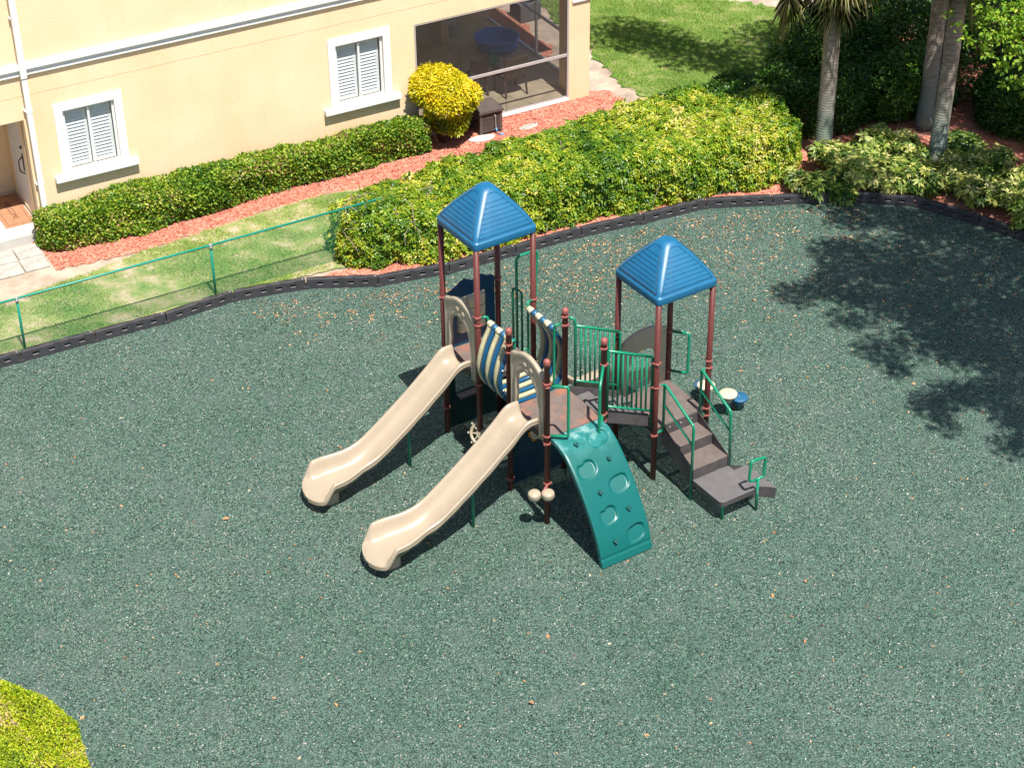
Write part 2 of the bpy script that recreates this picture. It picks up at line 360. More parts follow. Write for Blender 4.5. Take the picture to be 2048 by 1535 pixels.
MT['doorwhite'] = simple('white_door_paint', (.78, .78, .78), .4, .03, 3)
MT['condenser'] = simple('grey_painted_steel', (.12, .12, .125), .5, .15, 8)
G0, G1, G2, G3 = (.018, .050, .007), (.060, .135, .010), (.175, .245, .018), (.40, .40, .035)
MT['leaf_hedge'] = leafmat('hedge_leaf', [(0, (.030, .10, .008)), (.32, (.12, .25, .014)), (.62, (.27, .39, .025)), (.82, (.43, .47, .06)), (.93, (.54, .43, .21)), (1, (.40, .23, .12))])
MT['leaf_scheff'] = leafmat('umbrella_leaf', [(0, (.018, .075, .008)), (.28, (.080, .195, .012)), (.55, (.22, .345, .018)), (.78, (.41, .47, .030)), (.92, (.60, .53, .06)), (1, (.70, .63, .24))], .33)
MT['leaf_varieg'] = leafmat('variegated_leaf', [(0, (.03, .085, .015)), (.28, (.10, .19, .03)), (.5, (.25, .33, .05)), (.70, (.58, .57, .16)), (1, (.82, .77, .38))], .4)
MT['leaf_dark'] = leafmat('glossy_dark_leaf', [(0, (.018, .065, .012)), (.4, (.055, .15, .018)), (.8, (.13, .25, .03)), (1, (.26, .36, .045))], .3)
MT['leaf_gold'] = leafmat('golden_leaf', [(0, (.07, .15, .005)), (.25, (.30, .36, .008)), (.5, (.56, .52, .010)), (.85, (.70, .58, .014)), (1, (.72, .47, .02))], .45)
MT['leaf_lime'] = leafmat('lime_gold_leaf', [(0, (.07, .14, .005)), (.3, (.25, .38, .008)), (.62, (.45, .52, .010)), (.86, (.56, .52, .03)), (1, (.54, .38, .24))], .5)
MT['leaf_oak'] = leafmat('oak_leaf', [(0, (.03, .10, .01)), (.4, (.11, .26, .015)), (.8, (.26, .42, .03)), (1, (.44, .54, .06))], .4)
MT['frond'] = leafmat('palm_frond', [(0, (.06, .10, .02)), (.4, (.17, .22, .05)), (.7, (.36, .33, .11)), (1, (.50, .42, .26))], .5)
MT['blade'] = leafmat('grass_blade', [(0, (.14, .28, .04)), (.4, (.27, .38, .07)), (.7, (.48, .47, .17)), (1, (.64, .55, .34))], .6, .2)
MT['litter'] = leafmat('dry_leaf', [(0, (.16, .085, .045)), (.4, (.38, .20, .09)), (.75, (.55, .33, .16)), (1, (.66, .52, .36))], .7, .1)
MT['chip'] = leafmat('mulch_chip', [(0, (.30, .072, .048)), (.4, (.50, .155, .11)), (.8, (.63, .26, .20)), (1, (.64, .46, .37))], .8, .0, spec=.15)

# ------------------------------------------------------------------ foliage tools
def np_mesh(name, V, F3=None, F4=None, tint=None, mat=None, parent=None, smooth=False):
    me = bpy.data.meshes.new(name)
    n3 = 0 if F3 is None else len(F3); n4 = 0 if F4 is None else len(F4)
    me.vertices.add(len(V)); me.vertices.foreach_set('co', np.ascontiguousarray(V, np.float32).ravel())
    me.loops.add(n3 * 3 + n4 * 4); me.polygons.add(n3 + n4)
    li = []
    if n3: li.append(np.asarray(F3, np.int32).ravel())
    if n4: li.append(np.asarray(F4, np.int32).ravel())
    me.loops.foreach_set('vertex_index', np.concatenate(li))
    st = np.concatenate([np.arange(n3) * 3, n3 * 3 + np.arange(n4) * 4]).astype(np.int32)
    me.polygons.foreach_set('loop_start', st)
    me.update(calc_edges=True); me.validate()
    if tint is not None:
        a = me.attributes.new('tint', 'FLOAT', 'POINT'); a.data.foreach_set('value', np.ascontiguousarray(tint, np.float32))
    if smooth: me.polygons.foreach_set('use_smooth', np.ones(n3 + n4, bool))
    if mat: me.materials.append(mat)
    o = bpy.data.objects.new(name, me); COL.objects.link(o)
    if parent: o.parent = parent
    return o
def unit(a): return a / np.maximum(np.linalg.norm(a, axis=1, keepdims=True), 1e-9)
def leaf_geo(base, d, nrm, L, W, tint, fold=.25):
    """pointed leaves folded on the midrib: base, right, tip, left"""
    n = len(base); s = unit(np.cross(d, nrm)); u = unit(np.cross(s, d))
    L = np.broadcast_to(np.asarray(L, float), (n,))[:, None]; W = np.broadcast_to(np.asarray(W, float), (n,))[:, None]
    mid = base + d * L * .45
    V = np.stack([base, mid + s * W / 2 + u * W * fold, base + d * L - u * L * .10, mid - s * W / 2 + u * W * fold], 1).reshape(-1, 3)
    i = np.arange(n)[:, None] * 4
    F = np.concatenate([i + np.array([[0, 1, 2]]), i + np.array([[0, 2, 3]])], 0)
    return V, F, np.repeat(tint, 4)
def wave_noise(P, seed, freq, k=7):
    r = np.random.default_rng(seed); out = 0
    for i in range(k):
        d = r.normal(size=3); d /= np.linalg.norm(d); f = freq * (.6 + 1.3 * r.random())
        out = out + np.sin(P @ d * f + r.random() * 6.28)
    return out / math.sqrt(k)
def poly_sdf(x, y, poly):
    """signed distance, positive inside"""
    p = np.array(poly); n = len(p); d2 = np.full(x.shape, 1e9); ins = np.zeros(x.shape, bool)
    for i in range(n):
        a = p[i]; b = p[(i + 1) % n]; e = b - a
        t = np.clip(((x - a[0]) * e[0] + (y - a[1]) * e[1]) / (e @ e), 0, 1)
        d2 = np.minimum(d2, (x - a[0] - e[0] * t) ** 2 + (y - a[1] - e[1] * t) ** 2)
        c = ((a[1] > y) != (b[1] > y)) & (x < (b[0] - a[0]) * (y - a[1]) / (b[1] - a[1] + 1e-12) + a[0]); ins ^= c
    d = np.sqrt(d2); return np.where(ins, d, -d)
def hedge_f(poly, h, Rr, amp, freq, seed, z0=.08):
    def f(P):
        d = poly_sdf(P[:, 0], P[:, 1], poly)
        hh = h(P[:, 0], P[:, 1]) if callable(h) else h
        a = np.maximum(Rr - d, 0); b = np.maximum(P[:, 2] - z0 - (hh - Rr), 0)
        return np.sqrt(a * a + b * b) - Rr + amp * wave_noise(P, seed, freq) + .5 * amp * wave_noise(P, seed + 1, freq * 2.7)
    return f
def ell_f(c, r, amp, freq, seed):
    c = np.array(c); r = np.array(r); m = r.min()
    def f(P): return (np.linalg.norm((P - c) / r, axis=1) - 1) * m + amp * wave_noise(P, seed, freq)
    return f
def shell(f, lo, hi, n, depth, seed, power=2.0):
    """n points within depth under the surface f=0, thicker near it, with outward normals"""
    r = np.random.default_rng(seed); lo = np.array(lo); hi = np.array(hi); out = []; got = 0
    for _ in range(60):
        P = lo + r.random((200000, 3)) * (hi - lo); v = f(P)
        k = (v < 0) & (v > -depth) & (r.random(len(P)) < (1 + v / depth) ** power)
        out.append(P[k]); got += k.sum()
        if got >= n: break
    P = np.concatenate(out)[:n]; e = .02; g = np.zeros_like(P)
    for a in range(3):
        q = P.copy(); q[:, a] += e; g[:, a] = f(q) - f(P)
    return P, unit(g), f(P)
def single_leaves(P, nrm, L, W, seed, tbias=0, tvar=1.0, up=.5, spread=.9):
    r = np.random.default_rng(seed); n = len(P)
    d = unit(nrm * .55 + r.normal(size=(n, 3)) * spread + np.array([0, 0, .15]))
    nn = unit(nrm * .6 + np.array([0, 0, up]) + r.normal(size=(n, 3)) * .45)
    t = np.clip(tbias + tvar * r.random(n), 0, 1) if np.isscalar(tbias) else np.clip(tbias + tvar * (r.random(n) - .5), 0, 1)
    sc = .65 + .7 * r.random(n)
    return leaf_geo(P, d, nn, L * sc, W * sc, t)
def rosettes(P, nrm, L, W, k, seed, tb, tvar=.35, droop=.25):
    """palmate clusters: k leaflets round each point"""
    r = np.random.default_rng(seed); n = len(P)
    ax = unit(nrm * .55 + np.array([0, 0, .55]) + r.normal(size=(n, 3)) * .35)
    t1 = unit(np.cross(ax, r.normal(size=(n, 3)))); t2 = np.cross(ax, t1); ph = r.random(n) * 6.28
    Vs = []; Fs = []; Ts = []; o = 0; sc = .7 + .6 * r.random(n)
    ct = np.clip(tb + tvar * (r.random(n) - .5), 0, 1)
    for i in range(k):
        a = ph + 6.283 * i / k + r.normal(size=n) * .18
        d = unit(t1 * np.cos(a)[:, None] + t2 * np.sin(a)[:, None] - ax * (droop + .25 * r.random(n))[:, None])
        ls = sc * (.8 + .4 * r.random(n))
        V, F, T = leaf_geo(P + d * (.012 * sc)[:, None], d, ax, L * ls, W * ls, np.clip(ct + .16 * (r.random(n) - .5), 0, 1), .2)
        Vs.append(V); Fs.append(F + o); Ts.append(T); o += len(V)
    return np.concatenate(Vs), np.concatenate(Fs), np.concatenate(Ts)
def join_geo(L):
    V = []; F = []; T = []; o = 0
    for v, f, t in L: V.append(v); F.append(f + o); T.append(t); o += len(v)
    return np.concatenate(V), np.concatenate(F), np.concatenate(T)
def twigs(mb, P, nrm, lens, seed, r0=.005):
    r = np.random.default_rng(seed)
    for p, n, l in zip(P, nrm, lens):
        d = unit((n * .7 + r.normal(size=3) * .5 + np.array([0, 0, .7]))[None])[0]
        a = p - d * l; m = (a + p) / 2 + r.normal(size=3) * l * .08
        mb.tube([a, m, p], r0, 5, rads=[r0 * 1.3, r0, r0 * .5])

# ------------------------------------------------------------------ camera, world, sun
cam = bpy.data.cameras.new('camera'); co = bpy.data.objects.new('camera', cam); COL.objects.link(co); scene.camera = co
cam.sensor_width = 36; cam.lens = 69.996; cam.clip_end = 400; cam.clip_start = .5
YAW = .5716; PITCH = .59346; ROLL = R(-.7595)
cy, sy = math.cos(-YAW), math.sin(-YAW)
def rz(v): return Vector((cy * v[0] - sy * v[1], sy * v[0] + cy * v[1], v[2]))
fw = rz((0, math.cos(PITCH), -math.sin(PITCH))); rt = rz((1, 0, 0)); dn = rz((0, -math.sin(PITCH), -math.cos(PITCH)))
cr, sr = math.cos(ROLL), math.sin(ROLL)
right = cr * rt - sr * dn; down = sr * rt + cr * dn
Mx = Matrix((right, -down, -fw)).transposed().to_4x4(); Mx.translation = (-14.30021, -20.97828, 19.2585); co.matrix_world = Mx

TOSUN = Vector((-.05, -.46, 1)).normalized(); ELEV = math.asin(TOSUN.z)
sl = bpy.data.lights.new('sun', 'SUN'); so = bpy.data.objects.new('sun', sl); COL.objects.link(so)
sl.energy = 4.6; sl.angle = R(.53); sl.color = (1, .955, .88); so.rotation_euler = (-TOSUN).to_track_quat('-Z', 'Y').to_euler(); so.location = (0, -10, 30)
w = bpy.data.worlds.new('World'); scene.world = w; w.use_nodes = True; nt = w.node_tree
sky = nt.nodes.new('ShaderNodeTexSky'); sky.sky_type = 'NISHITA'; sky.sun_disc = False; sky.sun_elevation = ELEV; sky.sun_rotation = R(180); sky.altitude = 10; sky.air_density = 1; sky.dust_density = 1.2
bg = nt.nodes['Background']; bg.inputs['Strength'].default_value = .074; nt.links.new(sky.outputs[0], bg.inputs[0])
vs_ = scene.view_settings; vs_.view_transform = 'Standard'; vs_.look = 'None'; vs_.exposure = .80; vs_.gamma = 1; vs_.use_curve_mapping = False
scene.cycles.use_denoising = True
scene.cycles.max_bounces = 8; scene.cycles.transparent_max_bounces = 24; scene.cycles.diffuse_bounces = 3; scene.cycles.caustics_reflective = False; scene.cycles.caustics_refractive = False

# ------------------------------------------------------------------ ground sheets
def sheet(name, poly, z, mat, kind='structure', label=None, rough_edge=0, seed=0, step=.12):
    pts = []
    r = random.Random(seed)
    n = len(poly)
    for i in range(n):
        a = Vector((*poly[i][:2], 0)); b = Vector((*poly[(i + 1) % n][:2], 0)); pts.append((a.x, a.y))
        wob = rough_edge and not (len(poly[i]) > 2)
        if wob:
            L = (b - a).length; m = int(L / step); nn = Vector((-(b - a).y, (b - a).x, 0)).normalized()
            for k in range(1, m):
                t = k / m; q = a.lerp(b, t) + nn * (math.sin(t * L * 2.3 + seed) * rough_edge * .6 + r.uniform(-1, 1) * rough_edge)
                pts.append((q.x, q.y))
    import bmesh
    bm = bmesh.new(); vs = [bm.verts.new((x, y, 0)) for x, y in pts]
    es = [bm.edges.new((vs[i], vs[(i + 1) % len(vs)])) for i in range(len(vs))]
    bmesh.ops.triangle_fill(bm, edges=es, use_beauty=True)
    for f in bm.faces:
        if f.normal.z < 0: f.normal_flip()
    me = bpy.data.meshes.new(name); bm.to_mesh(me); bm.free(); me.materials.append(mat)
    o = bpy.data.objects.new(name, me); COL.objects.link(o); o.location.z = z; o['kind'] = kind
    if label: o['label'] = label
    return o
J = [(-6.043, 8.502), (-5.642, 8.458), (-4.292, 8.33), (-2.971, 8.19), (-1.604, 8.186), (-.296, 7.823), (.861, 7.145), (2.205, 6.792), (3.615, 6.654), (5.047, 6.526), (6.356, 6.274), (7.734, 6.066), (8.91, 5.426), (10.189, 4.737), (11.178, 3.804), (11.699, 2.549), (12.05, 1.24), (12.3, -.1), (12.4, -1.5)]
J0 = (-6.99, 8.605)
off = []
bl = [J0] + J[1:]
for i, p in enumerate(bl):        # centre line of the edging, a little outside the measured face
    a = Vector(bl[max(i - 1, 0)]); b = Vector(bl[min(i + 1, len(bl) - 1)]); d = (b - a).normalized(); off.append((p[0] - d.y * .05, p[1] + d.x * .05))
sheet('ground', [(-120, -120), (120, -120), (120, 120), (-120, 120)], -.03, MT['sand'])
sheet('rubber_ground', [(-40, 8.9)] + off + [(12.4, -30), (-40, -30)], 0, MT['rubber'])
top = list(reversed(off))
sheet('lawn', off[:7] + [(1.6, 8.4), (2.5, 10.75, 0), (1.65, 10.86), (.1, 10.95), (-2.08, 10.88), (-3.4, 10.75), (-4.2, 10.55), (-6.2, 10.3), (-14, 10.2), (-14, 9.2)] if False else
      [(x, y, 1) for x, y in off[:5]] + [(off[5][0] + .1, off[5][1] + .3), (.75, 8.05), (1.6, 9.0), (2.6, 10.55), (1.65, 10.72), (.1, 10.80), (-2.08, 10.72), (-3.4, 10.55), (-4.2, 10.35), (-6.2, 10.1), (-14, 10.1, 1), (-14, 9.2, 1)], .072, MT['lawn'], rough_edge=.05, seed=3)
sheet('lawn_area', [(9.55, 10.9), (9.9, 10.2), (12.0, 9.6), (14.2, 9.6), (16.5, 10.5), (15.9, 12.2), (14.6, 13.6), (13.5, 15.2), (12.5, 17.5), (10.6, 17.5), (10.3, 15.0), (9.95, 13.2), (9.6, 12.0)], .072, MT['lawn_far'], rough_edge=.14, seed=5)
sheet('mulch_bed', [(-3.8, 12.45, 1), (-3.95, 11.0), (-2.0, 10.76), (.1, 10.80), (1.65, 10.74), (2.5, 10.5), (3.2, 9.4), (8.9, 9.2), (9.25, 10.6), (9.1, 11.5), (8.75, 11.75, 1), (7.2, 11.70, 1), (4.5, 11.9, 1)], .066, MT['mulch'], rough_edge=.06, seed=8)
sheet('garden_bed', [(x, y, 1) for x, y in off[5:]] + [(14.5, -1.5, 1), (19, 4, 1), (20, 9, 1), (15.5, 10.2), (13.0, 9.4), (9.6, 9.3), (3.0, 9.6), (1.55, 8.95), (.7, 8.0)], .060, MT['mulch'], rough_edge=.05, seed=9)
sheet('side_bed', [(9.05, 13.6), (9.35, 13.8), (9.6, 15.2), (9.8, 18), (9.0, 18)], .058, MT['mulch'], rough_edge=.12, seed=12)
sheet('soil', [(-14, 8.7, 1)] + [(x, y, 1) for x, y in off] + [(16, -1.5, 1), (30, 4, 1), (30, 40, 1), (-14, 40, 1)], .05, MT['sand'])

# ------------------------------------------------------------------ play structure (bolted together: one thing)
H = .52
PS = empty('play_structure', (0, 0, 0), 'playground set with two blue-roofed towers, three tan slides and a teal climbing ramp', 'play structure')
A0 = (0, 1.932); M0 = (0, 0); R0 = (2.056, 0)
def corner(c): return {'L': (c[0] - H, c[1] + H), 'F': (c[0] - H, c[1] - H), 'R': (c[0] + H, c[1] - H), 'B': (c[0] + H, c[1] + H)}
PA, PM, PR = corner(A0), corner(M0), corner(R0)
PRAD = .047
def post(xy, top, collars, cap=False):
    m = MB(); x, y = xy
    prof = [(PRAD, -.05), (PRAD, top)]
    if cap: prof = [(PRAD, -.05), (PRAD, top - .10), (PRAD + .004, top - .10), (PRAD + .004, top - .035), (PRAD * .85, top - .01), (PRAD * .4, top), (.004, top + .003)]
    m.lathe(prof, (x, y, 0), n=20)
    p = m.build('post', MT['post'], PS)
    if cap: k_ = MB(); k_.lathe([(PRAD + .003, top - .10), (PRAD + .006, top - .097), (PRAD + .006, top - .033), (PRAD * .87, top - .006), (PRAD * .42, top + .005), (.004, top + .008)], (x, y, 0), n=20); k_.build('post_cap', MT['collar'], p)
    for z, ang in collars:
        c = MB(); c.lathe([(PRAD + .002, -.017), (PRAD + .012, -.014), (PRAD + .012, .014), (PRAD + .002, .017)], (x, y, z), n=20)
        for a in (ang, ang + 180, ang + 90):
            d = Vector((math.cos(R(a)), math.sin(R(a)), 0)); q = Vector((x, y, z)) + d * (PRAD + .006)
            c.bar(q, q + d * .022, .03, .026)
        cc = c.build('collar', MT['collar'], p, .003)
    return p
post(PA['L'], 4.0, [(2.64, 0), (1.53, 0), (.5, 30)]); post(PA['F'], 4.0, [(2.79, 45), (2.645, -45), (1.53, 0)]); post(PA['R'], 4.0, [(2.77, 200), (1.53, 0)]); post(PA['B'], 4.0, [(2.63, 180), (1.53, 0)])
post(PM['L'], 3.05, [(2.77, 45), (2.63, -60), (1.53, 0), (.22, 0)], True); post(PM['F'], 3.05, [(2.625, 120), (2.57, -40), (1.665, -40), (1.53, 20), (.775, 230)], True)
post(PM['R'], 3.05, [(2.88, 20), (2.585, 250), (1.67, 250), (1.54, 20)], True); post(PM['B'], 3.05, [(2.91, 20), (2.755, 200), (1.54, 20)], True)
post(PR['F'], 3.32, [(2.225, 160), (1.775, -20), (.865, 20)]); post(PR['R'], 3.32, [(1.90, 20), (1.77, 200), (.99, 0), (.855, 20)]); post(PR['B'], 3.32, [(1.905, -40), (1.135, -40), (.855, 20)]); post(PR['L'], 3.32, [(2.2, 45), (1.9, 0), (.855, 20)])

def canopy(c, zr):
    """moulded pyramid roof: rolled rim, bowed faces, rounded hips, sunk board panels with grooves"""
    cx, cyy = c; hw = .575; rise = .69; n = 14
    def hip(t): return hw * (1 - t) ** .86 if t < 1 else 0     # half width at height fraction t
    def hz0(t): return min(hw * (1 - t) + .055 * math.sin(math.pi * min(t, 1)) + .075 * t ** 3, hw - .03)
    rows = []
    def ring(h, z, rr):
        pts = []; rr = min(rr, h * .98)
        for (sx, sy) in ((1, 1), (-1, 1), (-1, -1), (1, -1)):
            a0 = math.atan2(sy, sx) - math.pi / 4
            for k in range(5):
                a = a0 + (math.pi / 2) * k / 4
                pts.append((cx + sx * (h - rr) + rr * math.cos(a), cyy + sy * (h - rr) + rr * math.sin(a), z))
        return pts
    rows.append(ring(hw - .035, zr + .005, .05)); rows.append(ring(hw - .006, zr, .06)); rows.append(ring(hw, zr + .012, .065)); rows.append(ring(hw, zr + .108, .065)); rows.append(ring(hw - .003, zr + .118, .065)); rows.append(ring(hw - .014, zr + .126, .065)); rows.append(ring(hw - .026, zr + .140, .065))
    for i in range(1, n + 1):
        t = i / n; z = zr + .125 + (rise - .02) * (1 - (1 - t) ** 1.0) * 1.0
        h = hz0(t)
        rows.append(ring(h, z - .05 * max(0, (t - .88) / .12) ** 2, .065 + .05 * t))
    rows.append(ring(.004, zr + .125 + rise - .065, .002))
    m = MB(); m.grid(rows, True)
    inner = [ring(hw - .035, zr + .006, .05), ring(hw - .05, zr + .10, .05), ring(.2, zr + .5, .05), ring(.01, zr + .62, .005)]
    m.grid(inner, True)
    rf = m.build('roof', MT['blue'], PS)
    # four sunk board panels, drawn by their grooves: thin dark-bottomed channels lying in the skin
    def hz(t): return hz0(t), zr + .125 + (rise - .02) * t
    g = MB()
    for q in range(4):
        ca, sa = math.cos(q * math.pi / 2), math.sin(q * math.pi / 2)
        def P(u, t, o=.0025):
            h, z = hz(t); y = -(h + o * .7); x = u
            return (cx + ca * x - sa * y, cyy + sa * x + ca * y, z + o * .7)
        def strip(path, wd):
            g.tube([P(u, t) for u, t in path], wd, 5)
        def lim(t):
            h, z = hz(t); return max(.0, h - .065 - .04 * t)
        ts = [.075 + .085 * k for k in range(9)]
        for t in ts[:-1]:
            a = lim(t); strip([(-a, t), (-a * .5, t), (0, t), (a * .5, t), (a, t)], .0034)
        for s in (-1, 1):
            path = [(s * lim(.03 + .75 * k / 14), .03 + .75 * k / 14) for k in range(15)]
            path += [(s * lim(.78) * math.cos(k * .314), .78 + .05 * math.sin(k * .314)) for k in range(1, 6)]
            strip(path, .0034)
    g.build('groove', MT['darkblue'], rf, recalc=True)
    return rf
canopy(A0, 3.985); canopy(R0, 3.285)

def deck(c, z, mat, x=H, y=H, name='deck'):
    cx, cyy = c
    m = MB(); m.add([(cx - x, cyy - y, z), (cx + x, cyy - y, z), (cx + x, cyy + y, z), (cx - x, cyy + y, z)], [(0, 1, 2, 3)])
    d = m.build(name, mat, PS, recalc=False)
    s = MB(); t = .012; zz = z - .004
    s.box(cx - x, cx + x, cyy - y, cyy - y + t, z - .11, zz); s.box(cx - x, cx + x, cyy + y - t, cyy + y, z - .11, zz)
    s.box(cx - x, cx - x + t, cyy - y + t, cyy + y - t, z - .11, zz); s.box(cx + x - t, cx + x, cyy - y + t, cyy + y - t, z - .11, zz)
    s.build('skirt', MT['skirt'], d); return d
ZD = 1.60; ZR = .97
deck(A0, ZD, MT['deck'], H - .01, H - .01); deck(M0, ZD, MT['deck'], H - .01, H - .01); deck(R0, ZR, MT['tread'], H - .01, H - .01)

def slide(yc, x0, ztop, scale_x, name='slide', legs=True):
    """moulded chute running to -x from x0; lip heights measured"""
    xs = [0, -.2, -.45, -.79, -1.14, -1.51, -1.76, -2.09, -2.36, -2.52]
    lz = [1.885, 1.87, 1.66, 1.385, 1.125, .87, .715, .62, .585, .58]
    bx = [0, -.2, -.45, -.79, -1.14, -1.51, -1.76, -2.09, -2.36, -2.6, -2.95]
    bz = [1.675, 1.665, 1.46, 1.18, .92, .66, .50, .385, .335, .315, .285]
    fl = smooth_interp(xs[::-1], lz[::-1]); fb = smooth_interp(bx[::-1], bz[::-1])
    k = (ztop - .30) / (1.675 - .30); XE = 2.92
    rows = []; ts = [i / 64 * .86 for i in range(65)] + [.86 + .14 * math.sin(j * math.pi / 2 / 26) for j in range(1, 27)]
    for t in ts:
        x = -XE * t; a_ = -x
        B = fb(x); B = .26 + (B - .26) * k if k != 1 else B
        L = fl(max(x, -2.52)) - .10 * max(0, a_ - 2.52); L = .30 + (L - .30) * k if k != 1 else L
        if k != 1: L = max(L, B + .20)
        d0 = L - B
        if a_ > 2.58: q = min(1, (a_ - 2.58) / .24); d0 = d0 * (.5 + .5 * math.cos(math.pi * q)); L = B + d0 + .004
        d = max(d0, .0)
        # outline in plan: straight, then flared, then a rounded nose
        h = .31
        if a_ > 1.95: q = min(1, (a_ - 1.95) / .55); h = .31 + .095 * q * q * (3 - 2 * q)
        if a_ > 2.50: q = min(1, (a_ - 2.58) / (XE - 2.58)) if a_ > 2.58 else 0; h *= max(.02, (1 - q ** 3.2)) ** .55
        nose = max(0, (a_ - 2.72) / .20); B -= .055 * nose ** 2; L -= .055 * nose ** 2
        X = x0 + x * scale_x
        sc = (.016 + .020 * abs(math.sin(a_ * math.pi / .34))) if .15 < a_ < 2.3 else .016
        sk = L - .105 - sc if a_ < 2.4 else L - .105 - .016 * (1 - min(1, (a_ - 2.4) / .2))
        sk = max(sk, B - .075) if a_ > 2.5 else sk
        wl = min(1, h / .2); w_ = lambda v: v * wl * (.35 + .65 * min(1, d / .15))
        pr = [(-h + w_(.014), sk), (-h + w_(.008), L - .07), (-h + w_(.016), L - .058), (-h, L - .036), (-h + w_(.008), L - .008), (-h + w_(.032), L + .004), (-h + w_(.058), L - .008), (-h + w_(.078), B + d * .78), (-h + w_(.105), B + d * .45), (-h + w_(.145), B + d * .16), (-h + w_(.20), B + .004)]
        dishes = [(-.10 * h / .31, B), (0, B - .003), (.10 * h / .31, B)]
        rib = lambda q: .0035 * (1 if q % 2 else -1) if a_ > 2.2 else 0
        pts = pr + dishes + [(-a, z) for a, z in reversed(pr)]
        und = [(h - w_(.03), sk + .003), (h - w_(.04), L - .075), (h - w_(.15), B - .03), (0, B - .035), (-h + w_(.15), B - .03), (-h + w_(.04), L - .075), (-h + w_(.03), sk + .003)]
        und = [(a, min(z, B - .022) if abs(a) < h - w_(.10) else z) for a, z in und]
        rows.append([(X, yc + a, z) for a, z in pts + und])
    m = MB(); m.grid(rows, True)
    m.f.append(tuple(range(len(rows[0])))); m.sm.append(False)
    o = len(m.v) - len(rows[0]); m.f.append(tuple(o + i for i in reversed(range(len(rows[0]))))); m.sm.append(False)
    s = m.build(name, MT['tan'], PS)
    # foot under the exit
    f_ = MB(); fp_ = [(2.40, -.10), (2.43, -.14), (2.58, -.145), (2.64, -.12), (2.67, -.07), (2.67, .07), (2.64, .12), (2.58, .145), (2.43, .14), (2.40, .10)]
    f_.grid([[(x0 - (a_ + (2.36 - a_) * .10 * z) * scale_x, yc + b_ * (1 - .04 * z), .265 * z) for a_, b_ in fp_] for z in (-.03, .3, .7, 1.0)], True)
    f_.build('exit_foot', MT['tan'], s)
    if legs:
        l = MB(); xl = x0 - .985; l.tube([(xl, yc + .07, 0), (xl, yc + .07, fb(-.985) - .03)], .027, 10); l.build('support_leg', MT['green'], s)
    return s
slide(1.90, -.55, 1.675, 1.0); slide(-.03, -.55, 1.675, 1.0)

def hood(c, sgn=-1, name='slide_hood'):
    """moulded arch panel standing at the mouth of a slide, in the plane x = -H"""
    yc = c[1] - .01
    out = [(-.455, 1.52), (-.455, 2.56), (-.44, 2.64), (-.39, 2.70), (-.30, 2.765), (-.18, 2.82), (-.05, 2.85), (.08, 2.845), (.2, 2.81), (.30, 2.755), (.37, 2.735), (.43, 2.72), (.455, 2.68), (.455, 1.52)]
    inn = [(.325, 1.52), (.325, 1.85), (.295, 2.0), (.305, 2.2), (.275, 2.36), (.19, 2.47), (.06, 2.52), (-.08, 2.50), (-.19, 2.42), (-.27, 2.28), (-.30, 2.1), (-.32, 1.9), (-.325, 1.52)]
    m = MB(); n = len(out)
    # strip between outer and inner outlines (resampled)
    def rs(P, k):
        P = [Vector((*p, 0)) for p in P]; L = [0]
        for i in range(1, len(P)): L.append(L[-1] + (P[i] - P[i - 1]).length)
        return [(float(np.interp(L[-1] * t / k, L, [p.x for p in P])), float(np.interp(L[-1] * t / k, L, [p.y for p in P]))) for t in range(k + 1)]
    K = 44; o2 = rs(out, K); i2 = rs(list(reversed(inn)), K)
    rows = []
    xf = -H - .032; xb = -H + .032
    for (oa, oz), (ia, iz) in zip(o2, i2):
        def q(t, x): return (x, yc + oa + (ia - oa) * t, oz + (iz - oz) * t)
        rows.append([q(0, xb), q(0, xf + .012), q(.05, xf), q(.2, xf), q(.3, xf + .012), q(.7, xf + .014), q(.82, xf), q(.95, xf), q(1, xf + .012), q(1, xb)])
    m.grid(rows, True)
    for k in (0, -1):
        o = 0 if k == 0 else (len(rows) - 1) * 10
        m.f.append(tuple(o + i for i in range(10))); m.sm.append(False)
    p = m.build(name, MT['taupe'], PS)
    for yy, zz in ((.05, 2.66), (-.12, 2.64)):
        e = MB(); e.lathe([(.05, 0), (.046, .012), (.03, .02), (.006, .023)], (xf + .012, yc + yy, zz), axis=(-1, 0, .1), n=14); e.build('boss', MT['taupe'], p)
    return p
hood(A0); hood(M0)

# barrel bridge: six U-shaped ribs hung from rail to rail, with spool beads on both rails
for sg in (1, -1):
    g = MB(); xr = .37 * sg
    g.tube(rounded([(sg * (H - .05), 1.412 - .03, 2.775), (xr, 1.36, 2.775), (xr, 1.335, 2.70), (xr, 1.335, 1.62), (sg * (H - .05), 1.36, 1.60)], .05), .021, 8)
    g.tube(rounded([(sg * (H - .05), .52 + .03, 2.765), (xr, .575, 2.765), (xr, .60, 2.70), (xr, .60, 1.62), (sg * (H - .05), .575, 1.60)], .05), .021, 8)
    g.tube([(xr, 1.335, 2.66), (xr, .60, 2.66)], .019, 8)
    g.build('bridge_rail', MT['green'], PS)
half = [(.37, 2.69), (.40, 2.60), (.47, 2.48), (.54, 2.34), (.585, 2.19), (.60, 2.04), (.585, 1.90), (.545, 1.77), (.48, 1.66), (.38, 1.575), (.25, 1.53), (.10, 1.515)]
prof = half + [(-a, b) for a, b in reversed(half)]
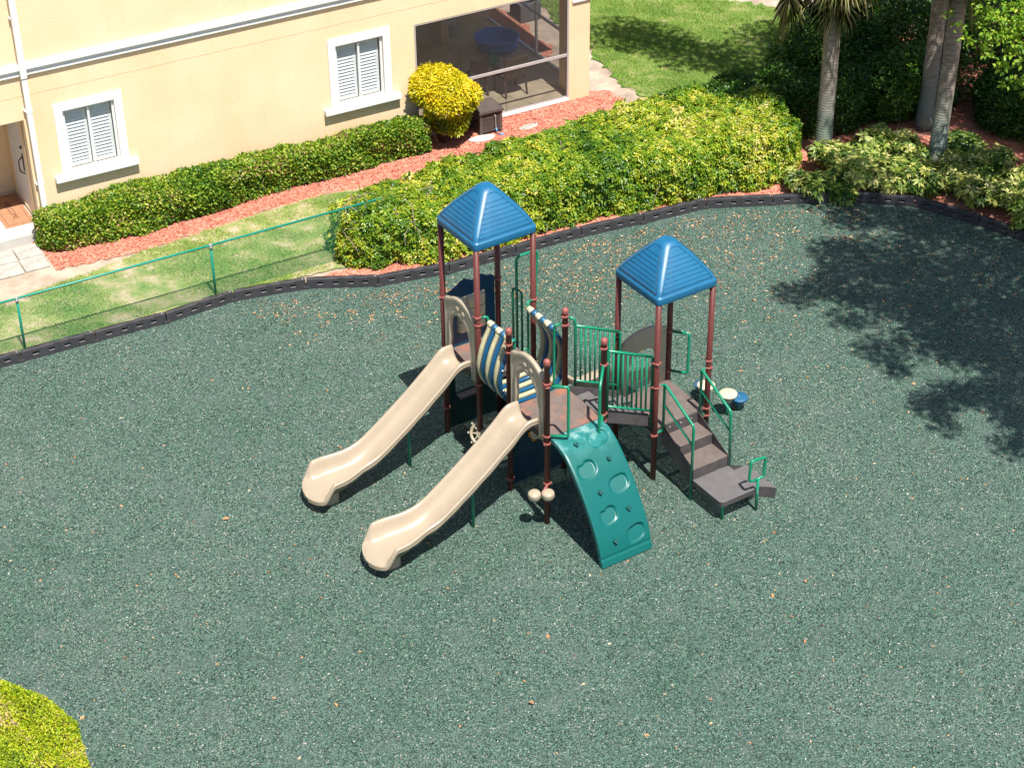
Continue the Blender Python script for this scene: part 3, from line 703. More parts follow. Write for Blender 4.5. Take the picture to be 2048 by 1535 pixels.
for i in range(6):
    y = 1.318 - i * .1205; cream = i % 2 == 0; w = .117; y1 = y - w; rows = []; npf = len(prof)
    for j, (px, pz) in enumerate(prof):
        tx = prof[min(j + 1, npf - 1)][0] - prof[max(j - 1, 0)][0]; tz = prof[min(j + 1, npf - 1)][1] - prof[max(j - 1, 0)][1]; l = math.hypot(tx, tz); nx, nz = tz / l, -tx / l
        if px * nx + (pz - 2.2) * nz < 0: nx, nz = -nx, -nz
        jj = min(j, npf - 1 - j); wob = .010 * math.sin(jj * 1.3)
        rows.append([(px + nx * b, y - w * a + wob, pz + nz * b) for (a, b) in ((.13, .01), (.26, .034), (.5, .044), (.74, .034), (.87, .01), (.74, -.022), (.5, -.028), (.26, -.022))])
    m = MB(); m.grid(rows, True)
    for o in (0, (npf - 1) * 8): m.f.append(tuple(o + k for k in range(8))); m.sm.append(False)
    slat = m.build('bridge_rib', MT['slatcream'] if cream else MT['darkteal'], PS)
    for sg in (1, -1):
        b = MB()
        if cream: b.lathe([(.024, 0), (.046, .004), (.056, .022), (.047, .05), (.060, .075), (.05, .10), (.030, .108), (.024, w)], (.37 * sg, y, 2.685), axis=(0, -1, 0), n=14)
        else: b.lathe([(.030, 0), (.034, .012), (.050, .018), (.052, .055), (.050, .09), (.034, .098), (.028, w)], (.37 * sg, y, 2.685), axis=(0, -1, 0), n=14)
        b.build('bead', MT['cream'] if cream else MT['midblue'], slat)
        if i == 5:
            for zx, z_ in ((.585, 2.25), (.575, 1.88)):
                c = MB(); c.lathe([(.020, 0), (.020, .014), (.008, .022)], (sg * zx, y1 + .012, z_), axis=(0, -1, 0), n=10); c.build('bolt', MT['steel'], slat)

# back panel of the tall tower with nine spinners
out = [(-.44, 1.62), (.45, 1.62), (.45, 2.70), (.40, 2.745), (.33, 2.75), (.25, 2.80), (.18, 2.83), (.10, 2.80), (.05, 2.755), (-.02, 2.79), (-.10, 2.83), (-.18, 2.81), (-.27, 2.74), (-.36, 2.70), (-.44, 2.66)]
m = MB(); yb = 1.932 + H
wx0, wx1, wz0, wz1 = -.28, .27, 1.86, 2.50
fr = lambda a, b, d: (a, d, b)
m.box(-.44, wx0, yb - .02, yb + .02, 1.62, 2.52); m.box(wx1, .45, yb - .02, yb + .02, 1.62, 2.52); m.box(wx0, wx1, yb - .02, yb + .02, 1.62, wz0)
m.prism([(-.44, 2.52), (.45, 2.52)] + out[2:], yb - .02, yb + .02, fr)
pn = m.build('spinner_panel', MT['darkblue'], PS, .006)
for r_ in range(3):
    rod = MB(); zz = wz0 + .105 + r_ * .21; rod.tube([(wx0, yb, zz), (wx1, yb, zz)], .012, 8); rod.build('spinner_rod', MT['steel'], pn)
    for c_ in range(3):
        xx = wx0 + .095 + c_ * .18
        s = MB(); s.lathe([(.075, -.095), (.084, -.085), (.084, .085), (.075, .095)], (xx, yb, zz), n=18); s.build('spinner', MT['cream'], pn)

# tall hoop climber on the far side of the tall tower
g = MB(); xe = H + .03; yy = A0[1]
g.tube(rounded([(xe, yy, 1.50), (xe, yy, 3.27), (xe + .40, yy, 3.27), (xe + .38, yy, 2.95), (xe + .33, yy, 1.6), (xe + .33, yy, 0)], .09), .024, 10)
g.tube(rounded([(xe - .01, yy + .10, 1.50), (xe - .01, yy + .10, 2.66), (xe + .03, yy - .10, 2.66), (xe + .03, yy - .10, 1.5)], .07), .021, 10)
for k in range(5): g.tube([(xe + .02, yy, .35 + .28 * k), (xe + .34, yy, .35 + .28 * k)], .015, 8)
g.build('hoop_climber', MT['green'], PS)

# teal climbing ramp with pockets and holds
RP = np.array([(-.535, 1.612), (-.70, 1.605), (-.9, 1.525), (-1.15, 1.325), (-1.37, 1.085), (-1.6, .78), (-1.82, .415), (-1.965, .02)])
RL = np.concatenate([[0], np.cumsum(np.linalg.norm(np.diff(RP, axis=0), axis=1))]); RL /= RL[-1]
RY, RZ = smooth_interp(RL, RP[:, 0]), smooth_interp(RL, RP[:, 1])
def ramp_pt(u, s):      # u across -.5..0.5, s 0 top .. 1 bottom -> position, normal
    e = 1e-3; a = Vector((0, RY(max(s - e, 0)), RZ(max(s - e, 0)))); b = Vector((0, RY(min(s + e, 1)), RZ(min(s + e, 1)))); t = (b - a).normalized()
    nrm = Vector((0, -t.z, t.y)); nrm = nrm if nrm.z > 0 else -nrm
    return Vector((u * .94, RY(s), RZ(s))), nrm
pockets = [(.20, .145, .20, .062), (-.24, .325, .18, .060), (.21, .49, .19, .060), (-.16, .665, .165, .058), (.24, .85, .18, .058)]
rows = []; ns, nu = 150, 72
for i in range(ns + 1):
    s = i / ns; row = []
    for k in range(nu + 1):
        u = -.5 + k / nu; p, nn = ramp_pt(u, s); d = 0
        for (pu, psx, hu, hs) in pockets:
            a = (u - pu) / hu; b_ = (s - psx + (u - pu) * .06) / hs; q = (abs(a) ** 2.8 + abs(b_) ** 2.8) ** (1 / 2.8) + (.30 * max(0, 1 - abs(a + .25) * 2.6) * max(0, -b_) if psx in (.325, .665) else 0)
            d -= (.036 - .022 * b_ * 1.0) * min(1, max(0, (1 - q) / .12))
        if .93 < s < .948: d -= .012
        if abs(u) > .475: d -= .012 * (abs(u) - .475) / .025
        row.append(p + nn * d)
    rows.append(row)
m = MB(); m.grid(rows)
for sgn in (0, -1):      # side skirts
    sk = [[r_[sgn], r_[sgn] - ramp_pt(0, i / ns)[1] * .07] for i, r_ in enumerate(rows)]; m.grid(sk)
m.grid([[r_[0] - ramp_pt(0, i / ns)[1] * .07, r_[-1] - ramp_pt(0, i / ns)[1] * .07] for i, r_ in enumerate(rows)])
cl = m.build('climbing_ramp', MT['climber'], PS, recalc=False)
for (u, s) in ((-.22, .14), (.20, .31), (-.18, .50), (.22, .67), (-.18, .85)):
    p, nn = ramp_pt(u, s); h = MB()
    q = nn.to_track_quat('Z', 'Y')
    h.lathe([(.040, -.005), (.040, .012), (.030, .022)], p, axis=nn, n=14)
    for k in range(3):
        a = k * 2.094 + .5; o = q @ Vector((.021 * math.cos(a), .021 * math.sin(a), .026))
        h.lathe([(.006, -.022), (.017, -.016), (.024, 0), (.017, .016), (.006, .022)], p + o, axis=nn, n=12)
    h.build('climbing_hold', MT['hold'], cl)
# grab rails each side of the ramp and at the low tower
def grab(p0, p1, z1, z0):
    g = MB(); g.tube(rounded([(*p0, z1), (*p1, z1), (*p1, z0), (*p0, z0)], .05), .024, 10); g.build('grab_rail', MT['green'], PS)
grab((PM['F'][0] + .04, PM['F'][1] - .03), (-.265, -.72), 2.57, 1.665)
g = MB(); g.tube(rounded([(.49, -.55, 2.585), (.29, -.75, 2.36), (.285, -.755, 1.44), (.49, -.55, 1.67)], .05), .024, 10); g.build('grab_rail', MT['green'], PS)
grab((PR['B'][0] + .04, PR['B'][1] - .04), (2.79, .27), 1.90, 1.135)

# sloped stair between the middle deck and the low tower, with railings
for sg in (-1, 1):
    y = .39 * sg; st = MB()
    zt = lambda x: 1.60 - .475 * (x - .68)
    xa, xb = .535, 1.50
    st.hexa([(xa, y - .008, zt(xa) - .24), (xb, y - .008, zt(xb) - .24), (xb, y + .008, zt(xb) - .24), (xa, y + .008, zt(xa) - .24), (xa, y - .008, zt(xa)), (xb, y - .008, zt(xb)), (xb, y + .008, zt(xb)), (xa, y + .008, zt(xa))])
    st.build('stringer', MT['skirt'], PS, .004)
    rl = MB(); ys = .435 * sg
    top_ = lambda x: 2.72 - .487 * (x - .67); bot = lambda x: 1.70 - .487 * (x - .67)
    x0_, x1_ = .66, 1.49
    rl.tube(rounded([(H + .05, .50 * sg, 2.88), (x0_ - .03, ys, 2.86), (x0_, ys, 2.74), (x0_, ys, 1.50)], .05), .023, 8)
    rl.tube([(x0_, ys, top_(x0_)), (x1_, ys, top_(x1_))], .024, 8); rl.tube([(x0_, ys, bot(x0_)), (x1_, ys, bot(x1_))], .021, 8)
    rl.tube(rounded([(x1_ - .02, ys, top_(x1_)), (x1_ + .03, ys + .0 * sg, top_(x1_) - .03), (x1_ + .03, ys, .98)], .04), .023, 8)
    rl.tube([(x1_ + .03, ys, 2.23), (PR['F'][0] + .0, .50 * sg, 2.22)], .016, 8)
    for k in range(1, 9):
        x = x0_ + (x1_ - x0_) * k / 9 + .01; rl.tube([(x, ys, bot(x)), (x, ys, top_(x))], .0165, 8)
    rl.build('guard_rail', MT['green'], PS)
for k, (xa, xb, z) in enumerate(((.525, .87, 1.445), (.87, 1.205, 1.285), (1.205, 1.53, 1.125))):
    t = MB(); t.add([(xa, -.38, z), (xb + .015, -.38, z), (xb + .015, .38, z), (xa, .38, z)], [(0, 1, 2, 3)])
    tr = t.build('tread', MT['step'], PS, recalc=False)
    s = MB(); s.box(xb, xb + .014, -.38, .38, z - .15, z - .004); s.build('riser', MT['skirt'], tr)

# entry stair of the low tower, going to -y
xl, xrr = 1.705, 2.405
tre = [(-.515, -.91, .78), (-.91, -1.32, .59)]
for ya, yb_, z in tre:
    t = MB(); t.add([(xl + .012, yb_ - .012, z), (xrr - .012, yb_ - .012, z), (xrr - .012, ya, z), (xl + .012, ya, z)], [(0, 1, 2, 3)])
    tr = t.build('tread', MT['tread'], PS, recalc=False)
    s = MB(); s.box(xl + .012, xrr - .012, yb_ - .012, yb_, z - .185, z - .004); s.build('riser', MT['skirt'], tr)
s = MB(); s.box(xl + .012, xrr - .012, -.527, -.515, ZR - .185, ZR - .006); rs_ = s.build('riser', MT['skirt'], PS)
for x in (1.84, 2.055, 2.27): b = MB(); b.lathe([(.014, 0), (.013, .006), (.004, .01)], (x, -.527, .90), axis=(0, -1, 0), n=10); b.build('bolt', MT['steel'], rs_)
for x in (xl, xrr):
    s = MB(); s.prism([(-.50, .975), (-.54, .975), (-1.345, .595), (-1.345, .22), (-.55, .64), (-.50, .66)], x - .005, x + .005, lambda a, b_, d: (d, a, b_)); s.build('stringer', MT['skirt'], PS)
m = MB(); zp = .40
pl = [(1.70, -1.335), (2.41, -1.335), (2.40, -2.02), (2.385, -2.05), (2.35, -2.07), (1.76, -2.07), (1.72, -2.05), (1.70, -2.01)]
m.add([(x, y, zp) for x, y in pl], [tuple(reversed(range(8)))]); pf = m.build('platform', MT['step'], PS)
m = MB(); rows = [[(x, y, z) for x, y in pl] for z in (zp - .003, zp - .085)]; m.grid(rows, True, False); m.build('skirt', MT['skirt'], pf)
m = MB(); m.tube([(1.80, -1.98, 0), (1.80, -1.98, zp - .02)], .024, 10); m.build('leg', MT['green'], pf)
m = MB(); m.tube([(2.385, -2.10, 0), (2.385, -2.10, .62)], .026, 12); hp = m.build('handle_post', MT['green'], pf)
m = MB(); m.tube(rounded([(2.33, -2.10, .61), (2.49, -2.10, .615), (2.51, -2.10, .98), (2.22, -2.10, 1.02), (2.20, -2.10, .64), (2.33, -2.10, .61)], .055), .024, 10); m.build('loop_handle', MT['green'], pf)
for z in (.40, .36): m = MB(); m.lathe([(.010, 0), (.008, .008), (.002, .01)], (2.37, -2.126, z), axis=(-.4, -1, 0), n=8); m.build('bolt', MT['steel'], pf)
# low side step
m = MB(); ps = [(2.425, -1.28), (2.80, -1.28), (2.84, -1.34), (2.84, -2.02), (2.62, -1.84), (2.425, -1.84)]
m.add([(x, y, .205) for x, y in ps], [tuple(reversed(range(6)))]); ss = m.build('side_step', MT['step'], PS)
m = MB(); m.grid([[(x, y, z) for x, y in ps] for z in (.20, 0)], True, False); m.prism([(2.425, .205), (2.79, .205), (2.425, .37)], -1.286, -1.278, lambda a, b_, d: (a, d, b_)); m.build('skirt', MT['skirt'], ss)
# stair handrails
for x, yb0, zb0 in ((1.70, -1.30, 0.0), (2.43, -1.34, .36)):
    g = MB(); g.tube(rounded([(x + (.0), -.53, .88), (x, -.53, 1.78), (x, -1.30, 1.41), (x, yb0, zb0)], .05), .024, 10)
    g.tube([(x, -.53, 1.39), (x, -1.29, 1.045)], .019, 8); g.tube([(x, -.53, 1.775), (1.56 if x < 2 else 2.55, -.525, 1.775)], .014, 8)
    g.tube([(x, -.53, .90), (1.56 if x < 2 else 2.55, -.525, .88)], .014, 8)
    g.build('handrail', MT['green'], PS)
# arch panel and short slide behind the low tower
m = MB(); yb_ = H + .0
oo = [(1.60, .95), (1.60, 1.93), (1.68, 2.02), (1.80, 2.07), (1.95, 2.11), (2.10, 2.125), (2.26, 2.115), (2.40, 2.07), (2.50, 2.01), (2.51, .95)]
ii = [(1.76, .95), (1.75, 1.3), (1.78, 1.5), (1.85, 1.63), (1.95, 1.71), (2.06, 1.745), (2.17, 1.73), (2.26, 1.66), (2.34, 1.52), (2.37, 1.3), (2.36, .95)]
rows = []
for t in range(41):
    def smp(P):
        L = [0]
        for i in range(1, len(P)): L.append(L[-1] + math.dist(P[i], P[i - 1]))
        return (float(np.interp(L[-1] * t / 40, L, [p[0] for p in P])), float(np.interp(L[-1] * t / 40, L, [p[1] for p in P])))
    (oa, oz), (ia, iz) = smp(oo), smp(ii)
    q = lambda s_, y: (oa + (ia - oa) * s_, y, oz + (iz - oz) * s_)
    rows.append([q(0, yb_ + .03), q(0, yb_ - .018), q(.07, yb_ - .03), q(.35, yb_ - .022), q(.8, yb_ - .03), q(.92, yb_ - .03), q(1, yb_ - .016), q(1, yb_ + .03)])
m.grid(rows, True)
for o in (0, 40 * 8): m.f.append(tuple(o + k for k in range(8))); m.sm.append(False)
m.build('slide_hood', MT['taupe'], PS)
# short slide: same moulding turned to +y
sh = slide(0, 0, 1.03, .60, legs=False)
sh.matrix_local = Matrix.Translation((2.056, H + .03, 0)) @ Matrix.Rotation(-math.pi / 2, 4, 'Z')
# panels below the decks
m = MB(); y_ = 1.932 + H
m.box(-.46, -.34, y_ - .006, y_ + .006, .06, 1.42); m.box(.10, .46, y_ - .006, y_ + .006, .06, 1.42); m.box(-.34, .10, y_ - .006, y_ + .006, .06, .72); m.box(-.34, .10, y_ - .006, y_ + .006, 1.28, 1.42)
pp = m.build('shop_panel', MT['panelgreen'], PS); m = MB(); m.box(-.34, .10, y_ - .16, y_ - .008, .66, .69); m.build('counter', MT['skirt'], pp)
m = MB(); x_ = H
m.box(x_ - .006, x_ + .006, 1.47, 2.39, .06, 1.42); m.build('side_panel', MT['panelgreen'], PS)
m = MB()
m.prism([(-.47, .10), (.47, .10), (.47, 1.0), (.40, 1.05), (.15, 1.05), (.02, 1.18), (-.30, 1.22), (-.42, 1.12), (-.47, 1.0)], H - .006, H + .006, lambda a, b_, d: (a, d, b_)); bp = m.build('lower_panel', MT['panelblue'], PS)
m = MB(); m.lathe([(.13, 0), (.135, .012), (.12, .024)], (-.02, H - .008, .93), axis=(0, -1, 0), n=22); d_ = m.build('clock_disc', MT['taupe'], bp)
m = MB()
for k in range(6):
    a = k * 1.047; m.lathe([(.055, 0), (.05, .02)], (-.02 + .115 * math.cos(a), H - .005, .93 + .115 * math.sin(a)), axis=(0, -1, 0), n=12)
m.build('petal', simple('orange_plastic', (.50, .20, .02), .4), bp)
# play wheel on the tall tower's near post
wc = Vector((-.545, 1.37, .60)); wn = Vector((-.80, -.42, .42)).normalized(); q = wn.to_track_quat('Z', 'Y')
m = MB()
def cp(r_, a, h=0): return wc + q @ Vector((r_ * math.cos(a), r_ * math.sin(a), h))
m.tube([cp(.17, k * 2 * math.pi / 28) for k in range(28)], .027, 8, True); m.tube([cp(.06, k * 2 * math.pi / 16) for k in range(16)], .018, 8, True)
m.lathe([(.045, -.03), (.045, .015), (.02, .03)], wc, axis=wn, n=14)
for k in range(8):
    a = k * math.pi / 4 + .2; m.tube([cp(.04, a), cp(.225, a)], .012, 6); m.lathe([(.008, 0), (.022, .008), (.022, .022), (.008, .03)], cp(.205, a), axis=(cp(.3, a) - wc), n=8)
m.tube([wc - wn * .02, (-H + .02, 1.41, .58)], .02, 8)
m.build('play_wheel', MT['taupe'], PS)
# pair of drums on the middle tower's near post
m = MB()
for (dx, dy, z) in ((-.075, -.135, .655), (-.25, -.02, .645)):
    m.lathe([(.02, .075), (.075, .07), (.098, .05), (.104, .02), (.096, .006), (.108, 0), (.096, -.01), (.10, -.03), (.085, -.06), (.05, -.08), (.01, -.085)], (-H + dx, -H + dy, z), axis=(-.06, -.1, 1), n=24)
dr = m.build('drum_pair', MT['taupe'], PS)
m = MB(); m.tube([(-H - .03, -H - .05, .77), (-H - .16, -H - .08, .66)], .022, 8); m.tube([(-H - .09, -H - .12, .66), (-H - .24, -H - .03, .65)], .02, 8); m.build('bracket', MT['collar'], dr)

# ------------------------------------------------------------------ four stool seats beside the low tower
STL = [((3.64, .22, 0), .45, 'cream', 'cream round stool top on the right, lit fully by the sun beside the stair'), ((3.49, .63, 0), .45, 'cream', 'cream round stool half shaded behind the stair handrail'),
       ((3.91, .25, 0), .26, 'midblue', 'low blue stool at the right, behind the sunlit cream stool'), ((3.62, .86, 0), .28, 'midblue', 'blue stool mostly hidden behind the maroon post of the low tower')]
for (loc, h, mt, lb) in STL:
    e = empty('stool', loc, lb, 'stool', 'round play stools')
    m = MB(); m.lathe([(.135, h - .05), (.152, h - .04), (.155, h - .012), (.145, h - .002), (.02, h), (.004, h)], n=28); st_ = m.build('seat', MT[mt], e)
    m = MB(); m.lathe([(.012, h - .001), (.010, h + .004)], n=10); m.build('bolt', MT['steel'], e)
    m = MB(); m.lathe([(.03, h - .20), (.055, h - .185), (.125, h - .046)], n=24); m.build('underside', MT['taupe' if mt == 'cream' else 'midblue'], e)
    m = MB(); m.tube([(0, 0, -.02), (0, 0, h - .19)], .028, 10); m.build('pedestal', MT['green'], e)

# ------------------------------------------------------------------ edging timbers
def edging(a, b, label):
    a = Vector((*a, 0)); b = Vector((*b, 0)); d = b - a; L = d.length - .012; ang = math.atan2(d.y, d.x)
    e = empty('edging_timber', a, label, 'edging timber', 'charcoal edging timbers round the play surface', ang)
    m = MB(); h = .205; t = .10; y0 = 0.0
    # body with four slots through the front face
    cols = [0.003, .15 * L, .235 * L, .37 * L, .455 * L, .58 * L, .665 * L, .78 * L, .865 * L, L]
    zs = [-.05, .085, .135, h]
    for i in range(9):
        x0, x1 = cols[i], cols[i + 1]
        if i % 2 == 0: m.box(x0, x1, y0, y0 + t, -.05, h)
        else: m.box(x0, x1, y0, y0 + t, -.05, .085); m.box(x0, x1, y0, y0 + t, .135, h); m.box(x0, x1, y0 + .055, y0 + t, .085, .135)
    import bmesh
    o = m.build('timber_body', MT['timber'], e)
    bm = bmesh.new(); bm.from_mesh(o.data); bmesh.ops.remove_doubles(bm, verts=bm.verts, dist=.0005)
    fs = {}
    for f in bm.faces: fs.setdefault(tuple(sorted(v.index for v in f.verts)), []).append(f)
    bmesh.ops.delete(bm, geom=[f for g_ in fs.values() if len(g_) > 1 for f in g_], context='FACES'); bm.to_mesh(o.data); bm.free()
    bv = o.modifiers.new('bevel', 'BEVEL'); bv.width = .010; bv.segments = 2; bv.limit_method = 'ANGLE'; bv.angle_limit = R(50)
    m = MB()
    for k in range(7): m.box(.49 * L + .0, .545 * L, y0 - .004, y0 + .001, .03 + k * .022, .042 + k * .022)
    m.build('rib', MT['timber'], e)
    for i in (1, 3, 5, 7):
        m = MB(); m.box(cols[i] + .004, cols[i + 1] - .004, y0 + .004, y0 + .054, .0855, .089); m.build('slot_ledge', MT['slot'], e)
    m = MB(); m.box(-.07, .05, y0 - .022, y0 + .0, -.05, .065); m.build('tongue', MT['timber'], e, .008)
    m = MB(); m.lathe([(.016, 0), (.014, .008), (.004, .011)], (L - .05, y0 + .05, h), n=10); m.build('spike_head', MT['galv'], e)
    return e
words = ['first', 'second', 'third', 'fourth', 'fifth', 'sixth', 'seventh', 'eighth', 'ninth', 'tenth', 'eleventh', 'twelfth', 'thirteenth', 'fourteenth', 'fifteenth', 'sixteenth']
place = ['cut off by the left frame edge below the lawn', 'below the lawn, right of the first fence post', 'below the patchy middle of the lawn', 'at the foot of the right fence post', 'where the lawn turns to red mulch',
         'under the left end of the big hedge', 'left of the tall blue roof, below the hedge', 'directly behind the posts of the tall tower', 'right of the tall blue roof', 'midway between the two blue roofs',
         'behind the low tower, below the big hedge', 'at the right end of the big hedge', 'in front of the bare red mulch gap', 'in tree shade below the variegated shrubs', 'curving down in shade at the right', 'last one at the right frame edge']
for i in range(len(bl) - 3):
    edging(bl[i], bl[i + 1], 'slotted charcoal edging timber ' + place[i])

# ------------------------------------------------------------------ chain-link fence
f0, f1 = Vector((-9.2, 8.96, .07)), Vector((1.95, 8.24, .07)); fh = 1.06
fd = (f1 - f0).normalized()
fe = empty('chain_link_fence', (f0 + f1) / 2, 'low green chain-link fence with round top rail between lawn and play surface', 'fence')
def fp(s, z): return (f0 + fd * s) - (f0 + f1) / 2 + Vector((0, 0, z))
LF = (f1 - f0).length
m = MB(); m.tube([fp(0, fh), fp(LF, fh)], .022, 10); m.build('top_rail', MT['fence'], fe)
for s in (3.735, 7.375, 11.0 if False else LF - .05, .1):
    m = MB(); m.tube([fp(s, -.07), fp(s, fh - .02)], .024, 10); p_ = m.build('fence_post', MT['fence'], fe)
    m = MB(); m.tube([fp(s, fh - .09), fp(s, fh - .01)], .029, 10); m.tube([fp(s - .03, fh), fp(s + .03, fh)], .029, 10); m.build('post_cap', MT['galv'], p_)
m = MB(); pitch = .057; nW = int(LF / pitch)
for i in range(-18, nW):
    for sg in (1, -1):
        s0 = i * pitch; s1 = s0 + (fh - .02)
        a_, b_ = max(s0, 0), min(s1, LF)
        if b_ - a_ < .05: continue
        z_a = (a_ - s0) if sg > 0 else (fh - .02) - (a_ - s0); z_b = (b_ - s0) if sg > 0 else (fh - .02) - (b_ - s0)
        m.tube([fp(a_, z_a) , fp(b_, z_b)], .0025, 3, caps=False)
m.tube([fp(0, .02), fp(LF, .02)], .003, 4)
m.build('wire_mesh', MT['fence'], fe)

# ------------------------------------------------------------------ house (X along the wall to the right, Y into the house)
HA = R(-4.405)
HS = empty('house', (8.671, 11.459, 0), 'cream stucco apartment house with white trim, two shuttered windows and screened porch', 'house', None, HA)
HM = Matrix.Translation((8.671, 11.459, 0)) @ Matrix.Rotation(HA, 4, 'Z')
def hw(x, y, z): return HM @ Vector((x, y, z))
openings = [(-14.2, -12.36, .0, 2.55), (-11.62, -10.6, 1.27, 2.56), (-5.95, -4.90, 1.29, 2.59), (-4.18, -.52, 0, 2.65)]
sx = sorted({-22, 0} | {o[0] for o in openings} | {o[1] for o in openings}); sz = sorted({-.1, 6.2} | {o[2] for o in openings} | {o[3] for o in openings})
m = MB()
for i in range(len(sx) - 1):
    for k in range(len(sz) - 1):
        cx, cz = (sx[i] + sx[i + 1]) / 2, (sz[k] + sz[k + 1]) / 2
        if any(o[0] < cx < o[1] and o[2] < cz < o[3] for o in openings): continue
        m.add([(sx[i], 0, sz[k]), (sx[i + 1], 0, sz[k]), (sx[i + 1], 0, sz[k + 1]), (sx[i], 0, sz[k + 1])], [(0, 1, 2, 3)])
for x0, x1, z0, z1 in openings:
    d = .30 if x1 - x0 < 1.5 else .18
    if x0 > -5 : d = .12
    m.add([(x0, 0, z0), (x0, d, z0), (x0, d, z1), (x0, 0, z1)], [(0, 1, 2, 3)]); m.add([(x1, 0, z0), (x1, 0, z1), (x1, d, z1), (x1, d, z0)], [(0, 1, 2, 3)])
    m.add([(x0, 0, z1), (x0, d, z1), (x1, d, z1), (x1, 0, z1)], [(0, 1, 2, 3)])
    if z0 > .1: m.add([(x0, 0, z0), (x1, 0, z0), (x1, d, z0), (x0, d, z0)], [(0, 1, 2, 3)])
# upper right side wall, porch column faces, rear
m.add([(0, 0, 2.65), (0, 10, 2.65), (0, 10, 6.2), (0, 0, 6.2)], [(0, 1, 2, 3)]); m.add([(0, 0, -.1), (0, .62, -.1), (0, .62, 2.65), (0, 0, 2.65)], [(0, 1, 2, 3)])
m.add([(-.52, .12, -.1), (-.40, .12, -.1), (-.40, .12, 2.65), (-.52, .12, 2.65)], [(0, 1, 2, 3)]); m.add([(-.40, .12, -.1), (-.40, .62, -.1), (-.40, .62, 2.65), (-.40, .12, 2.65)], [(0, 1, 2, 3)]); m.add([(-.40, .62, -.1), (0, .62, -.1), (0, .62, 2.65), (-.40, .62, 2.65)], [(0, 1, 2, 3)])
m.add([(-22, 10, -.1), (0, 10, -.1), (0, 10, 6.2), (-22, 10, 6.2)], [(0, 1, 2, 3)]); m.add([(0, 4.6, -.1), (0, 10, -.1), (0, 10, 2.65), (0, 4.6, 2.65)], [(0, 1, 2, 3)])
# porch interior: back wall, left wall, ceiling
m.add([(-4.5, 4.6, .1), (0, 4.6, .1), (0, 4.6, 2.7), (-4.5, 4.6, 2.7)], [(0, 1, 2, 3)]); m.add([(-4.5, .12, .1), (-4.5, 4.6, .1), (-4.5, 4.6, 2.7), (-4.5, .12, 2.7)], [(0, 1, 2, 3)]); m.add([(-4.5, .1, 2.7), (0, .1, 2.7), (0, 4.6, 2.7), (-4.5, 4.6, 2.7)], [(0, 1, 2, 3)])
# entry recess
m.add([(-14.2, 1.75, .1), (-12.1, 1.75, .1), (-12.1, 1.75, 2.6), (-14.2, 1.75, 2.6)], [(0, 1, 2, 3)]); m.add([(-14.2, .3, .1), (-14.2, 1.75, .1), (-14.2, 1.75, 2.6), (-14.2, .3, 2.6)], [(0, 1, 2, 3)])
m.add([(-14.2, .28, 2.6), (-12.05, .28, 2.6), (-12.05, 1.75, 2.6), (-14.2, 1.75, 2.6)], [(0, 1, 2, 3)])
m.box(-12.36, -12.06, 1.50, 1.748, .1, 2.598); m.box(-12.36, -12.06, .302, .48, .1, 2.598); m.box(-12.36, -12.30, .48, 1.50, .1, .30)
wall = m.build('wall', MT['stucco'], HS, recalc=False)
m = MB(); m.box(-22.4, .4, -.35, 10.4, 6.2, 6.4); m.build('roof', MT['white'], HS)
# string course: sloped weathering, shaded cove, lower lip
m = MB(); m.prism([(.0, 3.69), (-.085, 3.655), (-.10, 3.64), (-.10, 3.585), (-.055, 3.565), (-.035, 3.50), (-.055, 3.492), (-.055, 3.455), (0, 3.45)], -22, .10, lambda a, b_, d: (d, a, b_)); m.build('string_course', MT['white'], HS)
m = MB(); m.box(-.44, .05, -.045, .64, 2.33, 2.40); m.build('column_cap', MT['white'], HS, .006)
